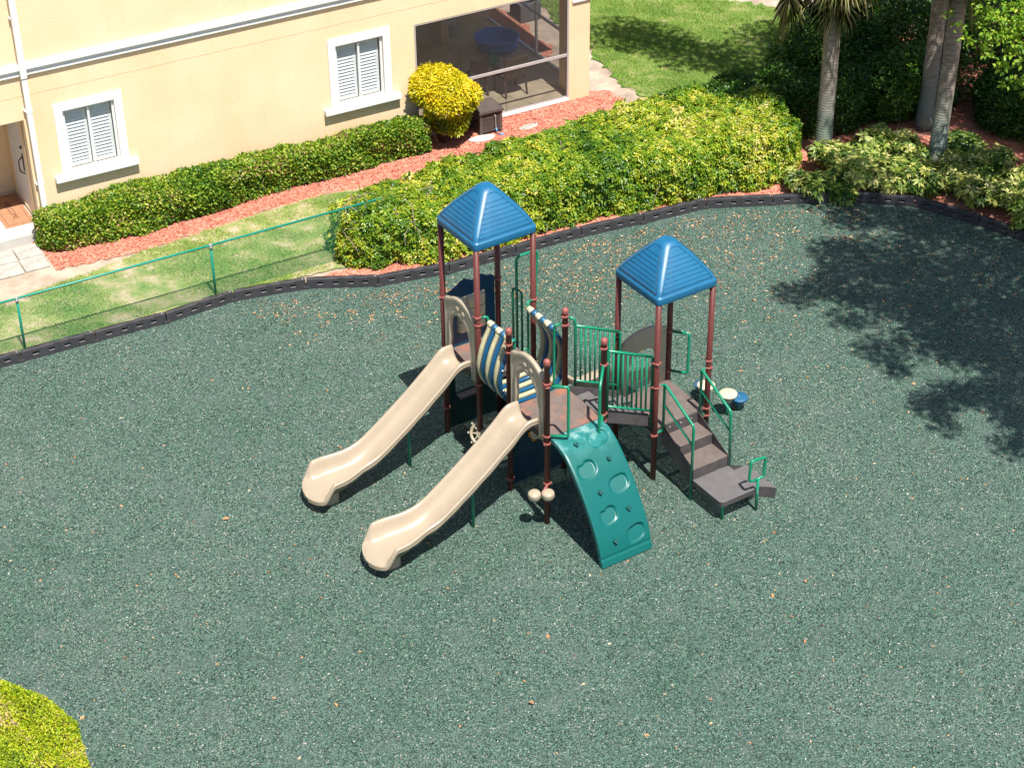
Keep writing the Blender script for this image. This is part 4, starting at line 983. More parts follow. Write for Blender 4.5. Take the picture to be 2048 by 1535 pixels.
# drainpipe
m = MB(); m.box(-12.325, -12.205, -.185, -.105, 3.44, 6.2); m.box(-12.318, -12.212, -.165, -.09, .25, 3.46); m.box(-12.325, -12.205, -.172, -.08, 2.72, 2.78); dp = m.build('drainpipe', MT['white'], HS, .012)
m = MB()
for z in (4.6, 2.75, 1.2): m.box(-12.345, -12.185, -.088, -.0, z, z + .03)
m.build('strap', MT['white'], dp)
def window(x0, x1, z0, z1):
    e = empty('window', (0, 0, 0), None, None); e.parent = HS
    f = MB(); t = .165; p = -.035
    f.box(x0 - t, x0, p, .02, z0 - .02, z1 + t); f.box(x1, x1 + t, p, .02, z0 - .02, z1 + t); f.box(x0, x1, p, .02, z1, z1 + t)
    f.box(x0, x0 + .045, .03, .075, z0, z1); f.box(x1 - .045, x1, .03, .075, z0, z1); f.box(x0 + .045, x1 - .045, .03, .075, z1 - .04, z1); f.box(x0 + .045, x1 - .045, .03, .075, z0, z0 + .035)
    xm = (x0 + x1) / 2; f.box(xm - .022, xm + .022, .026, .08, z0 + .035, z1 - .04)
    f.box(x0, x1, -.02, .03, z0 - .005, z0 + .012)
    f.build('frame', MT['white'], e, .006)
    s = MB(); s.box(x0 - .33, x1 + .33, -.125, 0, z0 - .14, z0 - .02); s.box(x0 - .20, x1 + .20, -.045, 0, z0 - .178, z0 - .142); s.build('sill', MT['white'], e, .012)
    for a, b_ in ((x0 + .05, xm - .024), (xm + .024, x1 - .05)):
        g = MB(); g.add([(a - .004, .06, z0 + .03), (b_ + .004, .06, z0 + .03), (b_ + .004, .06, z1 - .03), (a - .004, .06, z1 - .03)], [(0, 1, 2, 3)]); g.build('pane', MT['glass'], e, recalc=False)
        s = MB(); yy = .125
        s.box(a, a + .045, yy, yy + .03, z0 + .03, z1 - .02); s.box(b_ - .055, b_, yy, yy + .03, z0 + .03, z1 - .02); s.box(a + .045, b_ - .055, yy, yy + .03, z0 + .03, z0 + .12); s.box(a + .045, b_ - .055, yy, yy + .03, z1 - .11, z1 - .02)
        zt = z0 + .14
        while zt < z1 - .12:
            s.hexa([(a + .045, yy - .012, zt), (b_ - .055, yy - .012, zt), (b_ - .055, yy - .004, zt), (a + .045, yy - .004, zt), (a + .045, yy + .024, zt + .062), (b_ - .055, yy + .024, zt + .062), (b_ - .055, yy + .032, zt + .062), (a + .045, yy + .032, zt + .062)]); zt += .0705
        s.build('shutter', MT['louver'], e)
        bk = MB(); bk.box(a - .02, b_ + .02, yy + .05, yy + .06, z0, z1); bk.build('blind_back', MT['louver'], e)
    return e
window(-11.62, -10.6, 1.27, 2.56); window(-5.95, -4.90, 1.29, 2.59)
# entry: door in the side of the recess, window on its back wall, slab, mat
m = MB(); m.box(-12.345, -12.29, .485, 1.495, .302, 2.45); dr_ = m.build('door', MT['doorwhite'], HS, .005)
m = MB(); m.box(-12.36, -12.346, .60, .65, 1.20, 1.56); m.tube(rounded([(-12.35, .62, 1.50), (-12.44, .62, 1.44), (-12.44, .62, 1.20), (-12.35, .62, 1.13)], .05), .013, 8); m.lathe([(.033, 0), (.028, .03)], (-12.346, .62, 1.70), axis=(-1, 0, 0), n=12); m.build('handle', MT['black'], dr_)
e = empty('window', (0, 0, 0), None, None); e.parent = HS
m = MB(); m.box(-13.6, -12.86, 1.70, 1.748, 1.25, 2.3); m.build('frame', MT['white'], e, .006); m = MB(); m.box(-13.7, -12.72, 1.62, 1.748, 1.13, 1.248); m.build('sill', MT['white'], e, .008)
m = MB(); m.box(-14.2, -12.37, -.17, 1.748, .02, .25); m.build('entry_slab', MT['concrete'], HS, .012)
ma = empty('doormat', hw(-12.685, .93, .25), 'tan coir doormat with dark lettering and border, half in shade on the entry slab', 'doormat', None, HA)
m = MB(); m.box(-.29, .29, -.67, .67, .0, .016); m.build('mat_body', MT['mat'], ma, .004)
m = MB(); z = .0165
for i in (.035, .06):
    a, b_ = .29 - i - .02, .67 - i - .02; wv = .0045
    m.box(-a, a, -b_, -b_ + wv, .015, z + .001); m.box(-a, a, b_ - wv, b_, .015, z + .001); m.box(-a, -a + wv, -b_ + wv, b_ - wv, .015, z + .001); m.box(a - wv, a, -b_ + wv, b_ - wv, .015, z + .001)
m.build('border', MT['matink'], ma)
tc = bpy.data.curves.new('lettering', 'FONT'); tc.body = 'WELCOME'; tc.size = .165; tc.align_x = 'CENTER'; tc.align_y = 'CENTER'; tc.extrude = .001; tc.materials.append(MT['matink'])
to = bpy.data.objects.new('lettering', tc); COL.objects.link(to); me_ = bpy.data.meshes.new_from_object(to.evaluated_get(bpy.context.evaluated_depsgraph_get())); bpy.data.objects.remove(to); to = bpy.data.objects.new('lettering', me_); COL.objects.link(to); to.parent = ma; to.location = (0, 0, .0175); to.rotation_euler = (0, 0, R(-90))
# porch: floor, kerb, screens
m = MB(); m.box(-4.5, -.02, .01, 4.6, .0, .12); m.build('porch_floor', MT['tile'], HS)
m = MB()
for x in (-3.6, -2.5, -1.4): m.bar((x - .6, .1, .121), (x + 1.2, 3.6, .121), .008, .003)
for x in (-3.0, -1.9, -.8): m.bar((x + .6, .1, .1215), (x - 1.0, 3.6, .1215), .008, .003)
m.build('tile_joint', MT['brownplastic'], HS)
m = MB(); m.box(-4.18, -.52, -.015, .06, .08, .155); m.box(-.06, .0, .622, 4.6, .0, .18); m.build('porch_kerb', MT['white'], HS)
fr_ = empty('porch_screen', (0, 0, 0), None, None); fr_.parent = HS
m = MB(); m.box(-4.18, -.56, .0, .04, 1.12, 1.185); m.box(-.565, -.522, -.012, .05, .156, 2.648); m.box(-4.178, -4.14, .0, .04, .156, 2.648); m.box(-4.14, -.565, .005, .04, 2.61, 2.648); m.box(-4.14, -.565, .005, .04, .156, .185)
m.build('screen_frame', MT['alu'], fr_, .004)
m = MB(); m.box(-.055, -.01, 2.27, 2.33, .18, 2.65); m.box(-.05, -.012, .622, 4.6, 1.12, 1.18); m.build('screen_frame', MT['white'], fr_)
m = MB(); m.add([(-4.14, .022, .185), (-.565, .022, .185), (-.565, .022, 1.12), (-4.14, .022, 1.12)], [(0, 1, 2, 3)]); m.add([(-4.14, .022, 1.185), (-.565, .022, 1.185), (-.565, .022, 2.61), (-4.14, .022, 2.61)], [(0, 1, 2, 3)]); m.build('screen_mesh', MT['screen'], fr_, recalc=False)
m = MB(); m.add([(-.03, .622, .18), (-.03, 4.6, .18), (-.03, 4.6, 2.65), (-.03, .622, 2.65)], [(0, 1, 2, 3)]); m.build('screen_mesh', screen_mat('side_screen', (.035, .033, .033), .3), fr_, recalc=False)
m = MB(); m.box(-1.66, -1.47, 3.85, 4.05, .121, 2.698); m.build('column', MT['stucco'], HS)
# things in and by the porch
pe = empty('paddling_pool', hw(-.62, 3.1, .121), 'round blue plastic paddling pool on the shaded screened porch', 'paddling pool', None, HA)
m = MB(); m.lathe([(.40, 0), (.45, .02), (.485, .14), (.475, .15), (.50, .27), (.525, .275), (.525, .29), (.49, .29), (.465, .16), (.43, .03), (.01, .025)], n=36); m.build('basin', MT['pool'], pe)
def chair(loc, rz_, label):
    e = empty('wicker_chair', loc, label, 'chair', 'wicker porch chairs', rz_)
    m = MB(); m.box(-.27, .27, -.02, .45, .40, .44); m.build('seat', MT['wicker'], e, .01)
    m = MB(); rows = [[(x, -.02 - .09 * t - .03 * math.cos(x * 5.5), .44 + .50 * t) for x in np.linspace(-.28, .28, 9)] for t in np.linspace(0, 1, 6)]; rows2 = [[(x, y - .025, z) for x, y, z in r_] for r_ in rows]
    m.grid(rows); m.grid(rows2); m.grid([rows[-1], rows2[-1]]); m.grid([[r_[0] for r_ in rows], [r_[0] for r_ in rows2]]); m.grid([[r_[-1] for r_ in rows], [r_[-1] for r_ in rows2]]); m.build('backrest', MT['wicker'], e)
    for x, y0, y1 in ((-.26, -.10, -.02), (.26, -.10, -.02), (-.26, .44, .42), (.26, .44, .42)):
        m = MB(); m.bar((x, y0, 0), (x, y1, .40), .035, .035, (0, 1, 0)); m.build('leg', MT['wicker'], e)
    for x in (-.28, .28):
        m = MB(); m.bar((x, -.06, .64), (x, .42, .62), .05, .03); m.bar((x, .40, .40), (x, .40, .61), .03, .03, (0, 1, 0)); m.build('armrest', MT['wicker'], e)
    return e
chair(hw(-1.45, .75, .121), HA, 'brown wicker armchair with its back to the porch screen, sun at its feet')
chair(hw(-2.25, 1.0, .121), HA + .35, 'brown wicker armchair half hidden behind the golden shrub')
m = MB(); r_ = random.Random(4); rows = []
for i in range(7):
    t = i / 6; rows.append([(.17 * math.cos(a) * math.sin(math.pi * (.12 + .5 * (1 - t))) * (1 + .25 * math.sin(3 * a + i)), .14 * math.sin(a) * math.sin(math.pi * (.12 + .5 * (1 - t))) * (1 + .2 * math.cos(4 * a + i)), .20 * t * (1 + .2 * math.sin(2 * a))) for a in np.linspace(0, 2 * math.pi, 18, endpoint=False)])
m.grid(rows, True); m.f.append(tuple(6 * 18 + k for k in range(18))); m.sm.append(True)
tw = m.build('towel', MT['towel'], None); tw.matrix_world = HM @ Matrix.Translation((-1.12, 2.45, .121)); tag(tw, 'crumpled green cloth on the porch floor in front of the blue pool', 'towel')
be = empty('bucket', hw(-1.15, 4.2, .121), 'white bucket standing at the back of the dark porch', 'bucket', None, HA)
m = MB(); m.lathe([(.11, 0), (.14, .30), (.15, .31), (.135, .31), (.10, .02)], n=20); m.build('pail', MT['white'], be); m = MB(); m.tube([(.14 * math.cos(a), 0, .30 + .12 * math.sin(a)) for a in np.linspace(0, math.pi, 9)], .004, 5); m.build('handle', MT['galv'], be)
ce = empty('air_conditioner', hw(.85, 4.4, .06), 'dark grey air conditioner unit outside, seen through the porch screens', 'air conditioner', None, HA)
m = MB(); m.box(-.28, .28, -.28, .28, 0, .45); m.build('cabinet', MT['condenser'], ce, .03); m = MB(); m.lathe([(.23, .452), (.23, .47), (.2, .475)], n=24); m.build('fan_guard', MT['black'], ce)
# hose box
hx = empty('hose_box', (5.94, 11.38, .066), 'brown resin hose box with woven front beside the golden shrub', 'hose box', None, R(-6))
m = MB(); m.box(-.25, .25, -.25, .25, .03, .50)
for x in (-.235, .235):
    for y in (-.235, .235): m.box(x - .03, x + .03, y - .03, y + .03, 0, .49)
m.build('body', MT['brownplastic'], hx, .01)
m = MB(); m.prism([(-.29, .50), (.29, .50), (.29, .535), (.27, .56), (-.27, .56), (-.29, .535)], -.30, .29, lambda a, b_, d: (a, d, b_)); m.box(-.26, .26, -.305, -.298, .505, .53); ld = m.build('lid', MT['brownplastic'], hx, .012)
m = MB(); m.box(-.30, -.27, -.22, .2, .561, .567); m.box(.27, .275, -.22, .2, .561, .564); m.build('hinge_line', MT['black'], ld)
m = MB(); m.box(-.19, .19, -.258, -.249, .40, .46); m.build('hose_slot', MT['black'], hx)
m = MB()
for i in range(19):
    for k in range(8):
        x = -.18 + i * .02; z = .10 + k * .033
        if (i + k) % 2: m.box(x, x + .013, -.262, -.249, z, z + .024)
        else: m.box(x, x + .013, -.257, -.249, z, z + .024)
m.box(-.205, -.19, -.266, -.249, .07, .385); m.box(.19, .205, -.266, -.249, .07, .385); m.box(-.205, .205, -.266, -.249, .372, .39); m.box(-.205, .205, -.266, -.249, .07, .088)
m.build('woven_panel', MT['brownplastic'], hx)
m = MB(); m.tube(rounded([(.07, -.24, .43), (.08, -.30, .42), (.09, -.285, .20), (.10, -.30, .07), (.13, -.36, .015)], .06), .012, 8); ho = m.build('hose', simple('grey_hose', (.30, .27, .26), .5), hx)
m = MB(); m.tube([(.095, -.29, .13), (.11, -.32, .05)], .02, 8); m.tube([(.12, -.36, .02), (.20, -.44, .02)], .024, 8, rads=[.016, .026]); m.build('nozzle', simple('pale_blue_plastic', (.12, .30, .62), .4), ho)
m = MB(); m.lathe([(.04, 0), (.035, .03)], (-.252, -.05, .25), axis=(-1, 0, 0), n=12); m.tube([(-.28, -.05, .25), (-.42, -.12, .12)], .012, 6); m.build('crank', MT['black'], hx)
m = MB(); r_ = [(.30 * math.cos(a) * (1 + .1 * math.sin(3 * a)), .13 * math.sin(a)) for a in np.linspace(0, 2 * math.pi, 20, endpoint=False)]
m.prism(r_, 0, .05, lambda a, b_, d: (a, b_, d)); stn = m.build('stepping_stone', MT['concrete'], None, .02); stn.location = (5.62, 11.03, .05); stn.rotation_euler = (0, 0, R(-10)); tag(stn, 'pale flat stone in the red mulch before the hose box', 'stone')
m = MB(); m.prism([(a * .8, b_ * .8) for a, b_ in r_], 0, .035, lambda a, b_, d: (a, b_, d)); s2 = m.build('stepping_stone', MT['paver'], None, .015); s2.location = (6.75, 10.95, .045); tag(s2, 'grey flat stone half buried in mulch right of the hose box', 'stone')
# pavers by the entry
def paver(x, y, label):
    m = MB(); m.box(-.235, .235, -.235, .235, 0, .045); o = m.build('paver', MT['paver'], None, .012); o.location = (x, y, .05); o.rotation_euler = (0, 0, HA - R(1)); tag(o, label, 'paver', 'square concrete pavers by the entry'); return o
paver(-4.14, 11.95, 'square paver touching the entry step, nearest the hedge'); paver(-4.20, 11.46, 'square paver nearest the grass and the hedge'); paver(-4.63, 11.97, 'square paver by the entry step at the left frame edge'); paver(-4.70, 11.48, 'stained square paver nearest the grass at the left frame edge')
paver(-5.12, 12.0, 'square paver by the step, just outside the left frame edge') if False else None

# ------------------------------------------------------------------ plants
def plant(name, loc, label, cat, group=None): return empty(name, loc, label, cat, group)
def set_leaves(parent, name, V, F, T, mat):
    loc = np.array(parent.location); return np_mesh(name, V - loc, F, None, T, mat, parent)
def add_twigs(parent, f, lo, hi, n, depth, seed, ln=.3, r0=.005, mat=None, name='stem'):
    P, nn, _ = shell(f, lo, hi, n, depth, seed, .3); m = MB(); loc = Vector(parent.location)
    twigs(m, P - np.array(loc), nn, ln * (.5 + np.random.default_rng(seed).random(n)), seed, r0); o = m.build(name, mat or MT['twig'], parent, recalc=False); o['kind'] = 'stuff'; return o

# clipped hedge along the house wall
hp = [(-3.82, 11.74), (-3.6, 11.52), (-1.9, 11.38), (.3, 11.30), (2.6, 11.24), (3.9, 11.10), (4.4, 11.14), (4.52, 11.4), (4.25, 11.66), (.3, 11.98), (-3.7, 12.28), (-3.88, 12.15)]
f = hedge_f(hp, .74, .16, .05, 4.2, 21)
P, nn, v = shell(f, (-4, 10.8, .1), (4.8, 12.4, .95), 46000, .20, 31)
tb = .42 + .16 * wave_noise(P, 5, 2.2) + .12 * wave_noise(P, 6, 7)
e = plant('hedge', (.3, 11.5, .07), 'low clipped green hedge along the foot of the cream wall', 'hedge')
set_leaves(e, 'foliage', *single_leaves(P, nn, .064, .042, 41, tb, .85), MT['leaf_hedge']); add_twigs(e, f, (-4, 10.8, .1), (4.8, 12.4, .9), 500, .2, 51, .2, .004)

# wide umbrella-plant hedge
hb = [(.62, 8.2), (1.1, 7.62), (2.35, 7.12), (3.5, 7.0), (5.1, 6.88), (6.6, 6.58), (8.1, 6.3), (9.2, 5.9), (9.95, 6.0), (10.35, 6.45), (10.5, 7.1), (10.2, 7.9), (9.4, 8.45), (8.4, 8.85), (6.2, 9.0), (4.4, 9.0), (2.6, 9.05), (1.6, 9.1), (.95, 8.95)]
def hbh(x, y): return 1.02 + .14 * np.clip((x - 1) / 5, 0, 1) + .10 * np.sin(x * 1.3) * np.cos(y * 1.7)
f = hedge_f(hb, hbh, .30, .085, 3.4, 22)
lo, hi = (.2, 5.6, .1), (10.9, 9.3, 1.6)
P, nn, v = shell(f, lo, hi, 27000, .36, 32, 2.0)
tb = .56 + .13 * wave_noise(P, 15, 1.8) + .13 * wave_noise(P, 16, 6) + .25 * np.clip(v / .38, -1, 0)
e = plant('umbrella_plant_hedge', (5.5, 7.6, .06), 'wide yellow-green umbrella plant hedge behind the edging timbers', 'hedge')
g1 = rosettes(P, nn, .068, .033, 6, 42, tb, .62, .0)
P2, n2, v2 = shell(f, lo, hi, 9000, .5, 33, .6)
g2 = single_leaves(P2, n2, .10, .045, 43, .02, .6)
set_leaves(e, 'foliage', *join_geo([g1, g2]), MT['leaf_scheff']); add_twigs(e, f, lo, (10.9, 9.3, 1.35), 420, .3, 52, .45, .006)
fb_ = hedge_f([(.5, 7.9), (1.0, 7.7), (2.6, 7.3), (3.2, 7.9), (2.6, 8.7), (1.0, 8.7)], 1.3, .4, .08, 3, 61); add_twigs(e, fb_, (.4, 7.2, .3), (3.2, 8.8, 1.4), 90, .3, 62, .5, .008)

# darker hedge behind, in the palms' shade
hc = [(7.9, 8.75), (8.6, 8.4), (10.0, 7.9), (11.2, 7.2), (12.0, 6.7), (13.0, 6.9), (13.2, 7.6), (12.8, 8.3), (11.6, 8.75), (10.2, 9.05), (8.7, 9.3)]
f = hedge_f(hc, 1.02, .3, .07, 3.4, 23)
P, nn, v = shell(f, (7.7, 6.4, .1), (13.4, 9.5, 1.4), 24000, .3, 34)
e = plant('dark_hedge', (10.5, 8.2, .06), 'dark green hedge in shade between the yellow hedge and the back lawn', 'hedge')
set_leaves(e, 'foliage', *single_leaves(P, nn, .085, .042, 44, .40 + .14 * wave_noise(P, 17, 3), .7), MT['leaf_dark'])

# dense bushes behind the palms
BUSH = [((13.2, 8.9), (1.3, 1.1, 1.5), 'dark glossy bush behind the first palm at the top of the photo'), ((14.9, 8.3), (1.4, 1.2, 1.9), 'dark glossy bush in deep shade left of the two crossing palm trunks'), ((14.0, 7.0), (1.1, .9, 1.25), 'dark low bush between the first palm and the crossing trunks'),
        ((16.3, 7.0), (1.5, 1.3, 2.0), 'dark bush right of the crossing palm trunks'), ((17.6, 5.2), (1.5, 1.4, 1.9), 'dark bush at the right frame edge behind the shrubs'), ((15.4, 5.2), (1.0, .9, 1.2), 'low shaded bush right of the leaning palm'), ((16.0, 3.6), (1.2, 1.1, 1.4), 'shaded bush at the right edge above the variegated shrubs'),
        ((16.8, 9.4), (1.6, 1.3, 2.3), 'tall dark bush at the top edge behind the crossing palms'), ((18.9, 7.4), (1.6, 1.5, 2.2), 'tall dark bush in the upper right corner')]
for i, ((x, y), (rx, ry, h), lb) in enumerate(BUSH):
    e = plant('bush', (x, y, .06), lb, 'bush')
    f = ell_f((x, y, h * .45), (rx, ry, h * .62), .16, 3.0, 70 + i)
    lo, hi = (x - rx - .4, y - ry - .4, .12), (x + rx + .4, y + ry + .4, h * 1.35)
    P, nn, v = shell(f, lo, hi, 11000, .45, 80 + i)
    set_leaves(e, 'foliage', *single_leaves(P, nn, .10, .048, 90 + i, .42 + .17 * wave_noise(P, 100 + i, 2.5), .75), MT['leaf_dark']); add_twigs(e, f, lo, hi, 60, .4, 110 + i, .5, .007)

# variegated shrubs in front of the palms
SH = [(9.75, 5.42, .36, .42), (10.75, 5.85, .42, .62), (10.05, 5.02, .36, .40), (10.75, 4.95, .46, .60), (11.75, 5.75, .44, .62), (11.35, 4.45, .46, .62), (12.15, 5.15, .42, .60), (11.75, 3.95, .42, .56), (12.55, 4.2, .40, .58), (12.25, 3.15, .44, .66), (13.05, 3.75, .44, .66), (12.65, 2.75, .42, .64), (12.45, 1.95, .46, .66), (11.15, 5.35, .40, .52), (13.1, 2.6, .45, .7), (12.7, 1.1, .45, .66), (13.3, 4.8, .4, .6)]
SHL = ['small variegated shrub alone in the bare red mulch gap', 'variegated shrub at the foot of the first palm', 'low variegated shrub touching the edging at the mulch gap', 'broad variegated shrub below the first palm', 'variegated shrub between the first palm and the crossing trunks', 'variegated shrub in the middle of the row by the edging',
       'variegated shrub directly in front of the shaded palm trunk', 'variegated shrub low in front of the leaning palm', 'variegated shrub at the base of the leaning palm', 'variegated shrub with bare pale stems showing over the edging', 'variegated shrub in shade right of the leaning palm', 'tall variegated shrub near the right edge above the dark edging', 'brightest variegated shrub at the right frame edge', 'variegated shrub nestled among others in mid bed', 'variegated shrub at the right frame edge in half shade', 'variegated shrub at the lowest point of the right frame edge', 'variegated shrub furthest back, right of the palm bases']
for i, (x, y, r0, h) in enumerate(SH):
    e = plant('variegated_shrub', (x, y, .06), SHL[i], 'shrub', 'variegated shrubs below the palms')
    f = ell_f((x, y, h * .62), (r0, r0, h * .46), .09, 6, 130 + i)
    P, nn, v = shell(f, (x - .7, y - .7, .08), (x + .7, y + .7, h * 1.4), 210, .20, 150 + i, 1.6)
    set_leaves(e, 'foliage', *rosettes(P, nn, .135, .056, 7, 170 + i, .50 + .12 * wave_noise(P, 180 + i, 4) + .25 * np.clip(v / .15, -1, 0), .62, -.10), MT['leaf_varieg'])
    m = MB(); rr = random.Random(i)
    for k in range(6):
        a = rr.random() * 6.28; q = r0 * rr.uniform(.3, .8); m.tube([(0, 0, 0), (q * .4 * math.cos(a), q * .4 * math.sin(a), h * .35), (q * math.cos(a), q * math.sin(a), h * .75)], .008, 5, rads=[.012, .009, .005])
    m.build('stem', MT['twig'], e, recalc=False)

# golden clipped shrub on a short trunk
e = plant('golden_shrub', (4.87, 11.40, .066), 'rounded golden-yellow shrub on a short forked trunk by the porch', 'shrub')
f = ell_f((4.85, 11.32, 1.24), (.655, .63, .50), .065, 5.5, 24)
f2 = ell_f((4.95, 11.20, .80), (.46, .42, .36), .09, 7, 25)
ff = lambda P: np.minimum(f(P), f2(P))
P, nn, v = shell(ff, (4, 10.4, .4), (5.9, 12.2, 2.0), 13000, .26, 35, 1.6)
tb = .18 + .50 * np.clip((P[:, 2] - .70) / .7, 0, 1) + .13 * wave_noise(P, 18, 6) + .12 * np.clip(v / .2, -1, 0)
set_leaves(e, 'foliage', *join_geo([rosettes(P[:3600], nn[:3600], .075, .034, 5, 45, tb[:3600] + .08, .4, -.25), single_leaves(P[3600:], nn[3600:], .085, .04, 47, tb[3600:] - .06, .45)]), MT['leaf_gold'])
m = MB(); rr = random.Random(3)
for k in range(5):
    a = k * 1.3; m.tube([(.03 * math.cos(a), .03 * math.sin(a), 0), (.07 * math.cos(a), .07 * math.sin(a), .35), (.25 * math.cos(a), .25 * math.sin(a) - .05, .8), (.4 * math.cos(a), .4 * math.sin(a) - .06, 1.2)], .02, 7, rads=[.028, .024, .016, .006])
m.build('trunk', MT['bark'], e, recalc=False); add_twigs(e, ff, (4, 10.5, .4), (5.8, 12.2, 1.8), 110, .25, 53, .3, .006)

# clipped lime-gold shrub in the near corner
e = plant('lime_shrub', (-9.75, -1.9, 0), 'large clipped yellow-green shrub in the lower left corner', 'shrub')
f = hedge_f([(-10.9, -.25), (-9.85, .0), (-9.2, -.25), (-8.84, -.86), (-8.72, -1.5), (-8.92, -2.4), (-9.4, -3.4), (-12, -3.2), (-12, -.5)], 1.08, .30, .03, 5, 26, 0)
lo, hi = (-10.6, -3.3, .05), (-8.5, .3, 1.3)
P, nn, v = shell(f, lo, hi, 60000, .16, 36, 1.5)
set_leaves(e, 'foliage', *single_leaves(P, nn, .038, .020, 46, .52 + .13 * wave_noise(P, 27, 6) + .1 * wave_noise(P, 28, 20), .7), MT['leaf_lime']); add_twigs(e, f, lo, hi, 2600, .14, 54, .12, .0028)

# palms
def palm(loc, top, lean, crown_z, label, seed, nf=26, hang=()):
    e = plant('palm_tree', loc, label, 'palm tree'); rr = random.Random(seed); m = MB(); n = 40
    path = []; rad = []
    for i in range(n + 1):
        t = i / n; path.append((lean[0] * t + .02 * math.sin(t * 5), lean[1] * t + .02 * math.cos(t * 4), t * top)); rad.append(.168 * (1.12 - .1 * min(1, t * 6)) * (1 + .018 * rr.uniform(-1, 1)) * (1 - .06 * t))
    m.tube(path, .15, 20, rads=rad); m.build('trunk', MT['palm'], e, recalc=False)
    V = []; F = []; T = []; o = 0; c = np.array([lean[0], lean[1], top])
    stems = MB(); r = np.random.default_rng(seed)
    for k in range(nf + len(hang)):
        az = k * 2.39996 + r.normal() * .1; el = math.pi * (.42 - .82 * (k / nf)) * .9   # young upright .. old hanging
        el = max(el, -1.25)
        d = np.array([math.cos(az) * math.cos(el), math.sin(az) * math.cos(el), math.sin(el)]); pl = .75 + .25 * r.random()
        hub = c + d * pl; hub[2] -= .06
        if k >= nf:
            hx_, hy_, hz_ = hang[k - nf]; hub = np.array([hx_, hy_, hz_]); d = hub - np.array([0, 0, hz_ + .35]); d = d / np.linalg.norm(d) * .45 + np.array([0, 0, -.9]); d /= np.linalg.norm(d); pl = 0
        stems.tube([tuple(c), tuple((c + hub) / 2 + np.array([0, 0, .03 if k < nf else .25])), tuple(hub)], .014, 5, rads=[.02, .014, .009])
        side = np.cross(d, [0, 0, 1.0]); side /= np.linalg.norm(side); up = np.cross(side, d)
        ns = 34; dead = (1 if k > nf * .7 else 0) if k < nf else .45
        for j in range(ns):
            a = (j / (ns - 1) - .5) * 3.9; dd = d * math.cos(a) + side * math.sin(a) - up * .12 + r.normal(size=3) * .05; dd /= np.linalg.norm(dd)
            L = (.78 - .12 * abs(a) / 1.95) * (.85 + .3 * r.random()); w_ = .030
            p1 = hub + dd * L * .5; p2 = p1 + (dd * .8 + np.array([0, 0, -.75])) * L * .5
            wv = np.cross(dd, up); wv /= np.linalg.norm(wv) + 1e-9
            V += [hub, p1 + wv * w_ / 2, p2, p1 - wv * w_ / 2]; F += [(o, o + 1, o + 2), (o, o + 2, o + 3)]; t_ = min(1, max(0, .35 + .27 * dead + .25 * r.normal())); T += [t_] * 4; o += 4
    np_mesh('crown', np.array(V), np.array(F), None, np.array(T), MT['frond'], e); stems.build('frond_stem', MT['bark'], e, recalc=False)
    return e
palm((11.0, 6.38, .06), 5.0, (-.02, .05), 4.4, 'straight grey palm trunk standing left of the other palms, at the end of the hedge', 5, hang=[(-.76, .49, 3.50), (-.52, .55, 3.62), (-.95, .30, 3.66), (-.10, -.18, 3.55), (.12, -.22, 3.62)])
palm((12.73, 4.85, .06), 5.2, (.42, .32), 5.2, 'pale leaning palm trunk in front, greenish at its foot', 9, hang=[(-.1, .1, 3.95), (.25, -.1, 3.9)])
palm((13.62, 6.16, .06), 5.4, (.30, .25), 5.4, 'darker brown palm trunk partly hidden behind the leaning palm', 13)

# oak whose crown shades the right side; its trunk stands outside the picture
CR = [(9.31, -.2, 9.4, .4), (9.89, -.77, 10.24, .48), (10.34, -1.14, 9.88, .56), (10.67, -1.9, 9.52, .56), (10.71, -3.27, 10.36, .56), (10.53, -4.09, 10.0, .56), (8.21, -.98, 9.64, .36), (8.64, -1.69, 10.48, .48), (9.03, -2.24, 10.12, .56), (9.16, -3.04, 9.76, .64), (9.29, -3.81, 9.4, .64), (9.24, -5.22, 10.24, .64), (6.58, -1.99, 9.88, .36), (7.29, -1.86, 9.52, .4), (7.39, -2.78, 10.36, .4), (7.75, -3.06, 10.0, .48), (7.83, -3.76, 9.64, .56), (6.81, -3.49, 10.48, .32), (6.61, -4.38, 10.12, .4), (6.41, -4.84, 9.76, .24), (7.49, -4.42, 9.4, .4), (7.77, -5.22, 10.24, .48), (8.07, -5.64, 9.88, .48), (8.13, -6.26, 9.52, .48), (6.63, -6.22, 10.36, .4), (6.16, -6.08, 10.0, .32), (7.09, -6.17, 9.64, .4), (5.94, -6.88, 10.48, .24), (7.2, -7.2, 10.12, .4), (6.53, -7.61, 9.76, .32), (9.74, -1.49, 9.5, .42), (9.8, -2.84, 10.27, .42), (9.96, -3.34, 9.94, .42), (9.66, -4.16, 9.61, .42), (8.49, -4.78, 10.38, .42), (8.51, -5.63, 10.05, .42), (8.4, -3.57, 9.72, .42), (8.62, -2.7, 10.49, .42), (8.18, -5.27, 10.16, .42), (9.7, -4.72, 9.83, .42), (8.24, -1.96, 9.5, .42), (7.84, -1.95, 10.27, .42), (8.14, -4.33, 9.94, .42), (8.34, -3.06, 9.61, .42), (7.44, -6.59, 10.38, .42), (7.17, -7.32, 10.05, .42), (11.27, -3.11, 9.72, .42)]
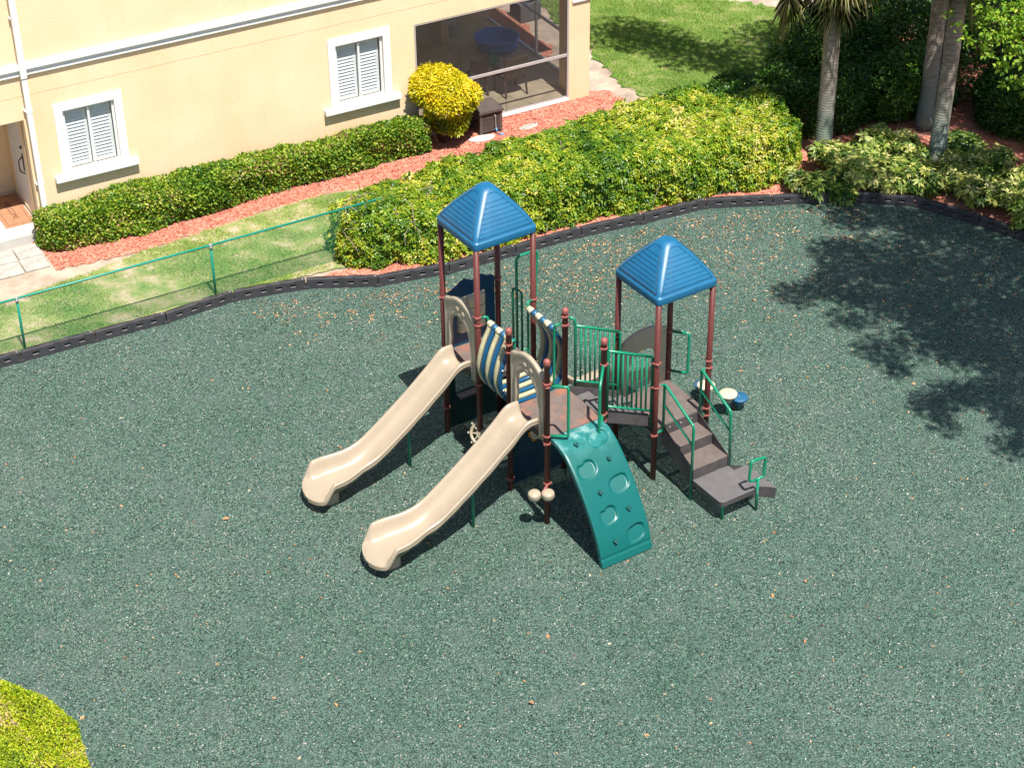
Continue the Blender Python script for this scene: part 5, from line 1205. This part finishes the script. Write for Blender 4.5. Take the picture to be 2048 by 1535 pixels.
CR2 = [(13.46, 5.53, 8.0), (14.32, 4.52, 8.84), (14.88, 3.69, 8.48), (15.24, 2.7, 8.12), (11.45, 2.85, 8.96), (12.16, 2.25, 8.6), (13.75, 6.93, 8.72), (13.39, 7.7, 8.36), (11.61, 4.36, 8.0), (9.86, 1.22, 8.48), (11.14, -1.13, 8.96), (11.4, 8.13, 8.24), (11.11, 8.92, 9.08), (10.64, 9.77, 8.72), (11.96, 7.35, 8.36), (12.2, 6.4, 8.0), (14.86, 1.14, 8.84), (17.44, 3.84, 8.48), (14.04, 2.49, 8.2), (14.05, 1.47, 8.5), (14.15, .42, 8.8), (14.15, 2.85, 9.1), (15.04, .92, 9.4), (15.18, 1.84, 9.7), (13.6, 4.6, 8.3), (15.9, 4.3, 8.6)]
oak = plant('oak_tree', (15.2, -1.6, 0), 'broad oak at the right edge whose bright leafy twigs hang in at the upper right', 'tree')
geo = []; r = np.random.default_rng(77); tw_ = MB(); ol = np.array([15.2, -1.6, 0])
hub0 = np.array([14.6, -1.4, 5.5])
def clump(c, R_, n, seed, flat=.55, L=.13, W=.075, tb=0):
    rr = np.random.default_rng(seed); d = rr.normal(size=(n, 3)); d = unit(d) * (rr.random((n, 1)) ** .5) * R_; d[:, 2] *= flat
    P = np.array(c) + d; return single_leaves(P, unit(d + 1e-6), L, W, seed + 1, .45 * (tb == 0) + tb, .55 + .15 * (tb > 0), .8, .7)
for i, (x, y, z, q) in enumerate(CR):
    geo.append(clump((x, y, z), q * 1.32, int(340 * (q / .4) ** 2), 300 + i))
    c = np.array([x, y, z]) - ol; tw_.tube([tuple(hub0 - ol), tuple((hub0 - ol) * .45 + c * .55 + np.array([0, 0, .9])), tuple(c)], .03, 5, rads=[.05, .025, .008])
for i, (x, y, z) in enumerate(CR2):
    geo.append(clump((x, y, z), 1.0, 1000, 400 + i))
    c = np.array([x, y, z]) - ol; tw_.tube([tuple(hub0 - ol), tuple((hub0 - ol) * .5 + c * .5 + np.array([0, 0, .6])), tuple(c)], .03, 5, rads=[.05, .03, .01])
# low sprays hanging into the picture
SPR = [(11.65, 2.88, 4.0), (11.95, 2.75, 3.95), (12.25, 2.65, 4.05), (12.1, 2.3, 3.75), (12.45, 2.25, 3.6), (12.7, 2.5, 3.9), (12.6, 1.95, 3.35), (12.9, 2.0, 3.5), (12.95, 1.65, 3.1), (12.35, 3.0, 4.2), (12.9, 2.9, 4.2), (11.87, 4.11, 3.7), (11.54, 3.35, 3.6), (11.51, 2.84, 3.5), (11.96, 2.93, 4.0), (12.43, 3.03, 4.1), (11.63, 2.36, 3.4), (11.99, 2.37, 3.7), (12.02, 3.6, 4.1), (12.32, 2.69, 3.9), (11.63, 2.76, 3.8), (11.57, 2.14, 3.2), (11.48, 1.68, 3.0)]
for i, (x, y, z) in enumerate(SPR):
    end = np.array([13.6, 1.6, 4.3]); c = np.array([x, y, z])
    for k in range(9):
        t = k / 9; geo.append(clump(c * (1 - t * .55) + end * t * .55 + r.normal(size=3) * .10, .15, 20, 500 + i * 10 + k, .5, .095, .055, .30))
    tw_.tube([tuple(end - ol), tuple((c + end) / 2 - ol + np.array([0, 0, .06])), tuple(c - ol)], .01, 5, rads=[.016, .010, .003])
tw_.tube([(0, 0, 3.6), (-.8, 1.6, 4.2), (-1.6, 3.2, 4.3)], .05, 6, rads=[.09, .05, .02])
V, F, T = join_geo(geo); set_leaves(oak, 'crown', V, F, T, MT['leaf_oak'])
tw_.build('branch', MT['bark'], oak, recalc=False)
m = MB(); m.tube([(0, 0, -.1), (.05, .05, 1.5), (-.15, .1, 3.6), (-.6, .2, 5.5), (-1.2, .4, 8)], .2, 14, rads=[.36, .28, .24, .18, .07]); m.build('trunk', MT['bark'], oak, recalc=False)

# ------------------------------------------------------------------ ground cover and litter
def in_poly(x, y, poly): return poly_sdf(x, y, poly) > 0
def grass(name, poly, n, seed, z0, patch, label):
    r = np.random.default_rng(seed); p = np.array(poly); lo, hi = p.min(0), p.max(0)
    X = lo + r.random((n * 3, 2)) * (hi - lo); X = X[in_poly(X[:, 0], X[:, 1], poly)]
    P = np.stack([X[:, 0], X[:, 1], np.full(len(X), z0)], 1); w_ = wave_noise(P, seed + 1, 2.6) * .6 + wave_noise(P, seed + 2, 7) * .5
    k = r.random(len(P)) < np.clip(.55 + patch * w_, .02, 1); P = P[k][:n]; w_ = w_[k][:n]; n = len(P)
    a = r.random(n) * 6.28; h = .025 + .035 * r.random(n); d = np.stack([np.cos(a) * .7, np.sin(a) * .7, np.ones(n)], 1); s = np.stack([-np.sin(a), np.cos(a), np.zeros(n)], 1) * .0055
    tip = P + d * h[:, None]; V = np.stack([P - s, P + s, tip], 1).reshape(-1, 3); F = np.arange(n * 3).reshape(-1, 3)
    t = np.clip((.40 if seed == 201 else .30) - .20 * w_ + .3 * (r.random(n) - .5), 0, 1)
    o = np_mesh(name, V, F, None, np.repeat(t, 3), MT['blade']); tag(o, label, 'grass', None, 'stuff'); return o
grass('grass', [(-8, 8.9), (-5.6, 8.75), (-3, 8.42), (-1.5, 8.38), (-.3, 8.15), (.6, 8.2), (1.5, 9.1), (2.3, 10.5), (1.6, 10.75), (-2, 10.75), (-3.4, 10.6), (-8, 10.2)], 52000, 201, .07, .7, 'patchy dry lawn grass behind the chain-link fence')
grass('grass', [(9.55, 11.3), (9.9, 10.2), (12, 9.5), (14.4, 9.5), (16.3, 10.5), (15.6, 12.2), (14.6, 13.4), (13.5, 15), (12.5, 17), (10.7, 17), (10.35, 15), (9.95, 13)], 120000, 211, .07, .30, 'bright green lawn grass beyond the house corner')
def scatter_flakes(name, P, L, W, seed, mat, label, cat, tv=(0, 1), lift=.4):
    r = np.random.default_rng(seed); n = len(P); a = r.random(n) * 6.28
    d = np.stack([np.cos(a), np.sin(a), r.normal(size=n) * lift * .4], 1); d = unit(d); nn = unit(np.stack([r.normal(size=n) * lift, r.normal(size=n) * lift, np.ones(n)], 1)); sc = .5 + r.random(n)
    V, F, T = leaf_geo(P, d, nn, L * sc, W * sc, tv[0] + (tv[1] - tv[0]) * r.random(n), .3)
    o = np_mesh(name, V, F, None, T, mat); tag(o, label, cat, None, 'stuff'); return o
r = np.random.default_rng(301); pts = []
def drift(cx, cy_, s, n, sy=None): pts.append(np.stack([cx + r.normal(size=n) * s, cy_ + r.normal(size=n) * (sy or s * .6)], 1))
U = np.stack([-11 + r.random(1000) * 25, -9 + r.random(1000) * 18], 1); pts.append(U)
for i in range(4, 13):      # leaves blown against the edging
    for k in range(26):
        t = r.random(); a, b_ = np.array(bl[i]), np.array(bl[i + 1]); q = a * (1 - t) + b_ * t; drift(q[0], q[1] - .25 - abs(r.normal()) * .8, .09, 7)
for cx, cy_, s, n in ((4.2, 4.9, .5, 260), (6.2, 4.3, .7, 240), (7.5, 3.6, .8, 200), (5.2, 5.6, .5, 180), (3.0, 5.4, .5, 120), (9.2, 1.0, 1.4, 260), (10.2, 2.4, 1.0, 220), (10.6, 0, 1.0, 160), (6.0, 2.2, 1.2, 120)): drift(cx, cy_, s, n, s)
X = np.concatenate(pts); rp = [(-40, 8.9)] + [(x, y - .07) for x, y in bl] + [(12.4, -30), (-40, -30)]
X = X[in_poly(X[:, 0], X[:, 1], rp)]; P = np.stack([X[:, 0], X[:, 1], np.full(len(X), .006)], 1)
scatter_flakes('fallen_leaves', P, .050, .023, 302, MT['litter'], 'small dry tan leaves scattered over the green rubber surface', 'leaf litter')
pts = []; U = np.stack([-10 + r.random(130) * 22, -8 + r.random(130) * 16], 1); U = U[in_poly(U[:, 0], U[:, 1], rp)]
scatter_flakes('dead_leaves', np.stack([U[:, 0], U[:, 1], np.full(len(U), .008)], 1), .085, .045, 303, MT['litter'], 'bigger curled brown leaves lying here and there on the rubber', 'leaf litter', (.2, .8), .5)
# loose mulch chips
mb_ = [(-3.9, 12.3), (-3.9, 10.95), (-2.0, 10.84), (1.65, 10.82), (2.5, 10.6), (3.2, 9.3), (8.9, 9.2), (9.3, 10.6), (9.15, 11.4), (7.2, 11.6), (4.5, 11.8)]
X = np.array([-4, 9]) + r.random((30000, 2)) * np.array([13.4, 3.4]); X = X[in_poly(X[:, 0], X[:, 1], mb_)]
scatter_flakes('mulch_chips', np.stack([X[:, 0], X[:, 1], np.full(len(X), .07)], 1), .055, .014, 304, MT['chip'], 'loose red wood chips covering the beds along the house', 'mulch', (0, .95), .5)
gb = [(.7, 7.5), (2.2, 6.9), (5, 6.65), (7.8, 6.2), (9, 5.6), (10.2, 4.95), (11.3, 4.0), (11.9, 2.6), (12.3, 1.2), (14, 1.5), (14.5, 5), (12.5, 6.5), (9.5, 7.2), (3, 7.8)]
X = np.array([.5, 1]) + r.random((26000, 2)) * np.array([14.2, 7]); X = X[in_poly(X[:, 0], X[:, 1], gb)]
scatter_flakes('mulch_chips', np.stack([X[:, 0], X[:, 1], np.full(len(X), .064)], 1), .055, .014, 305, MT['chip'], 'loose red wood chips under the shrubs and palms', 'mulch', (0, .9), .5)
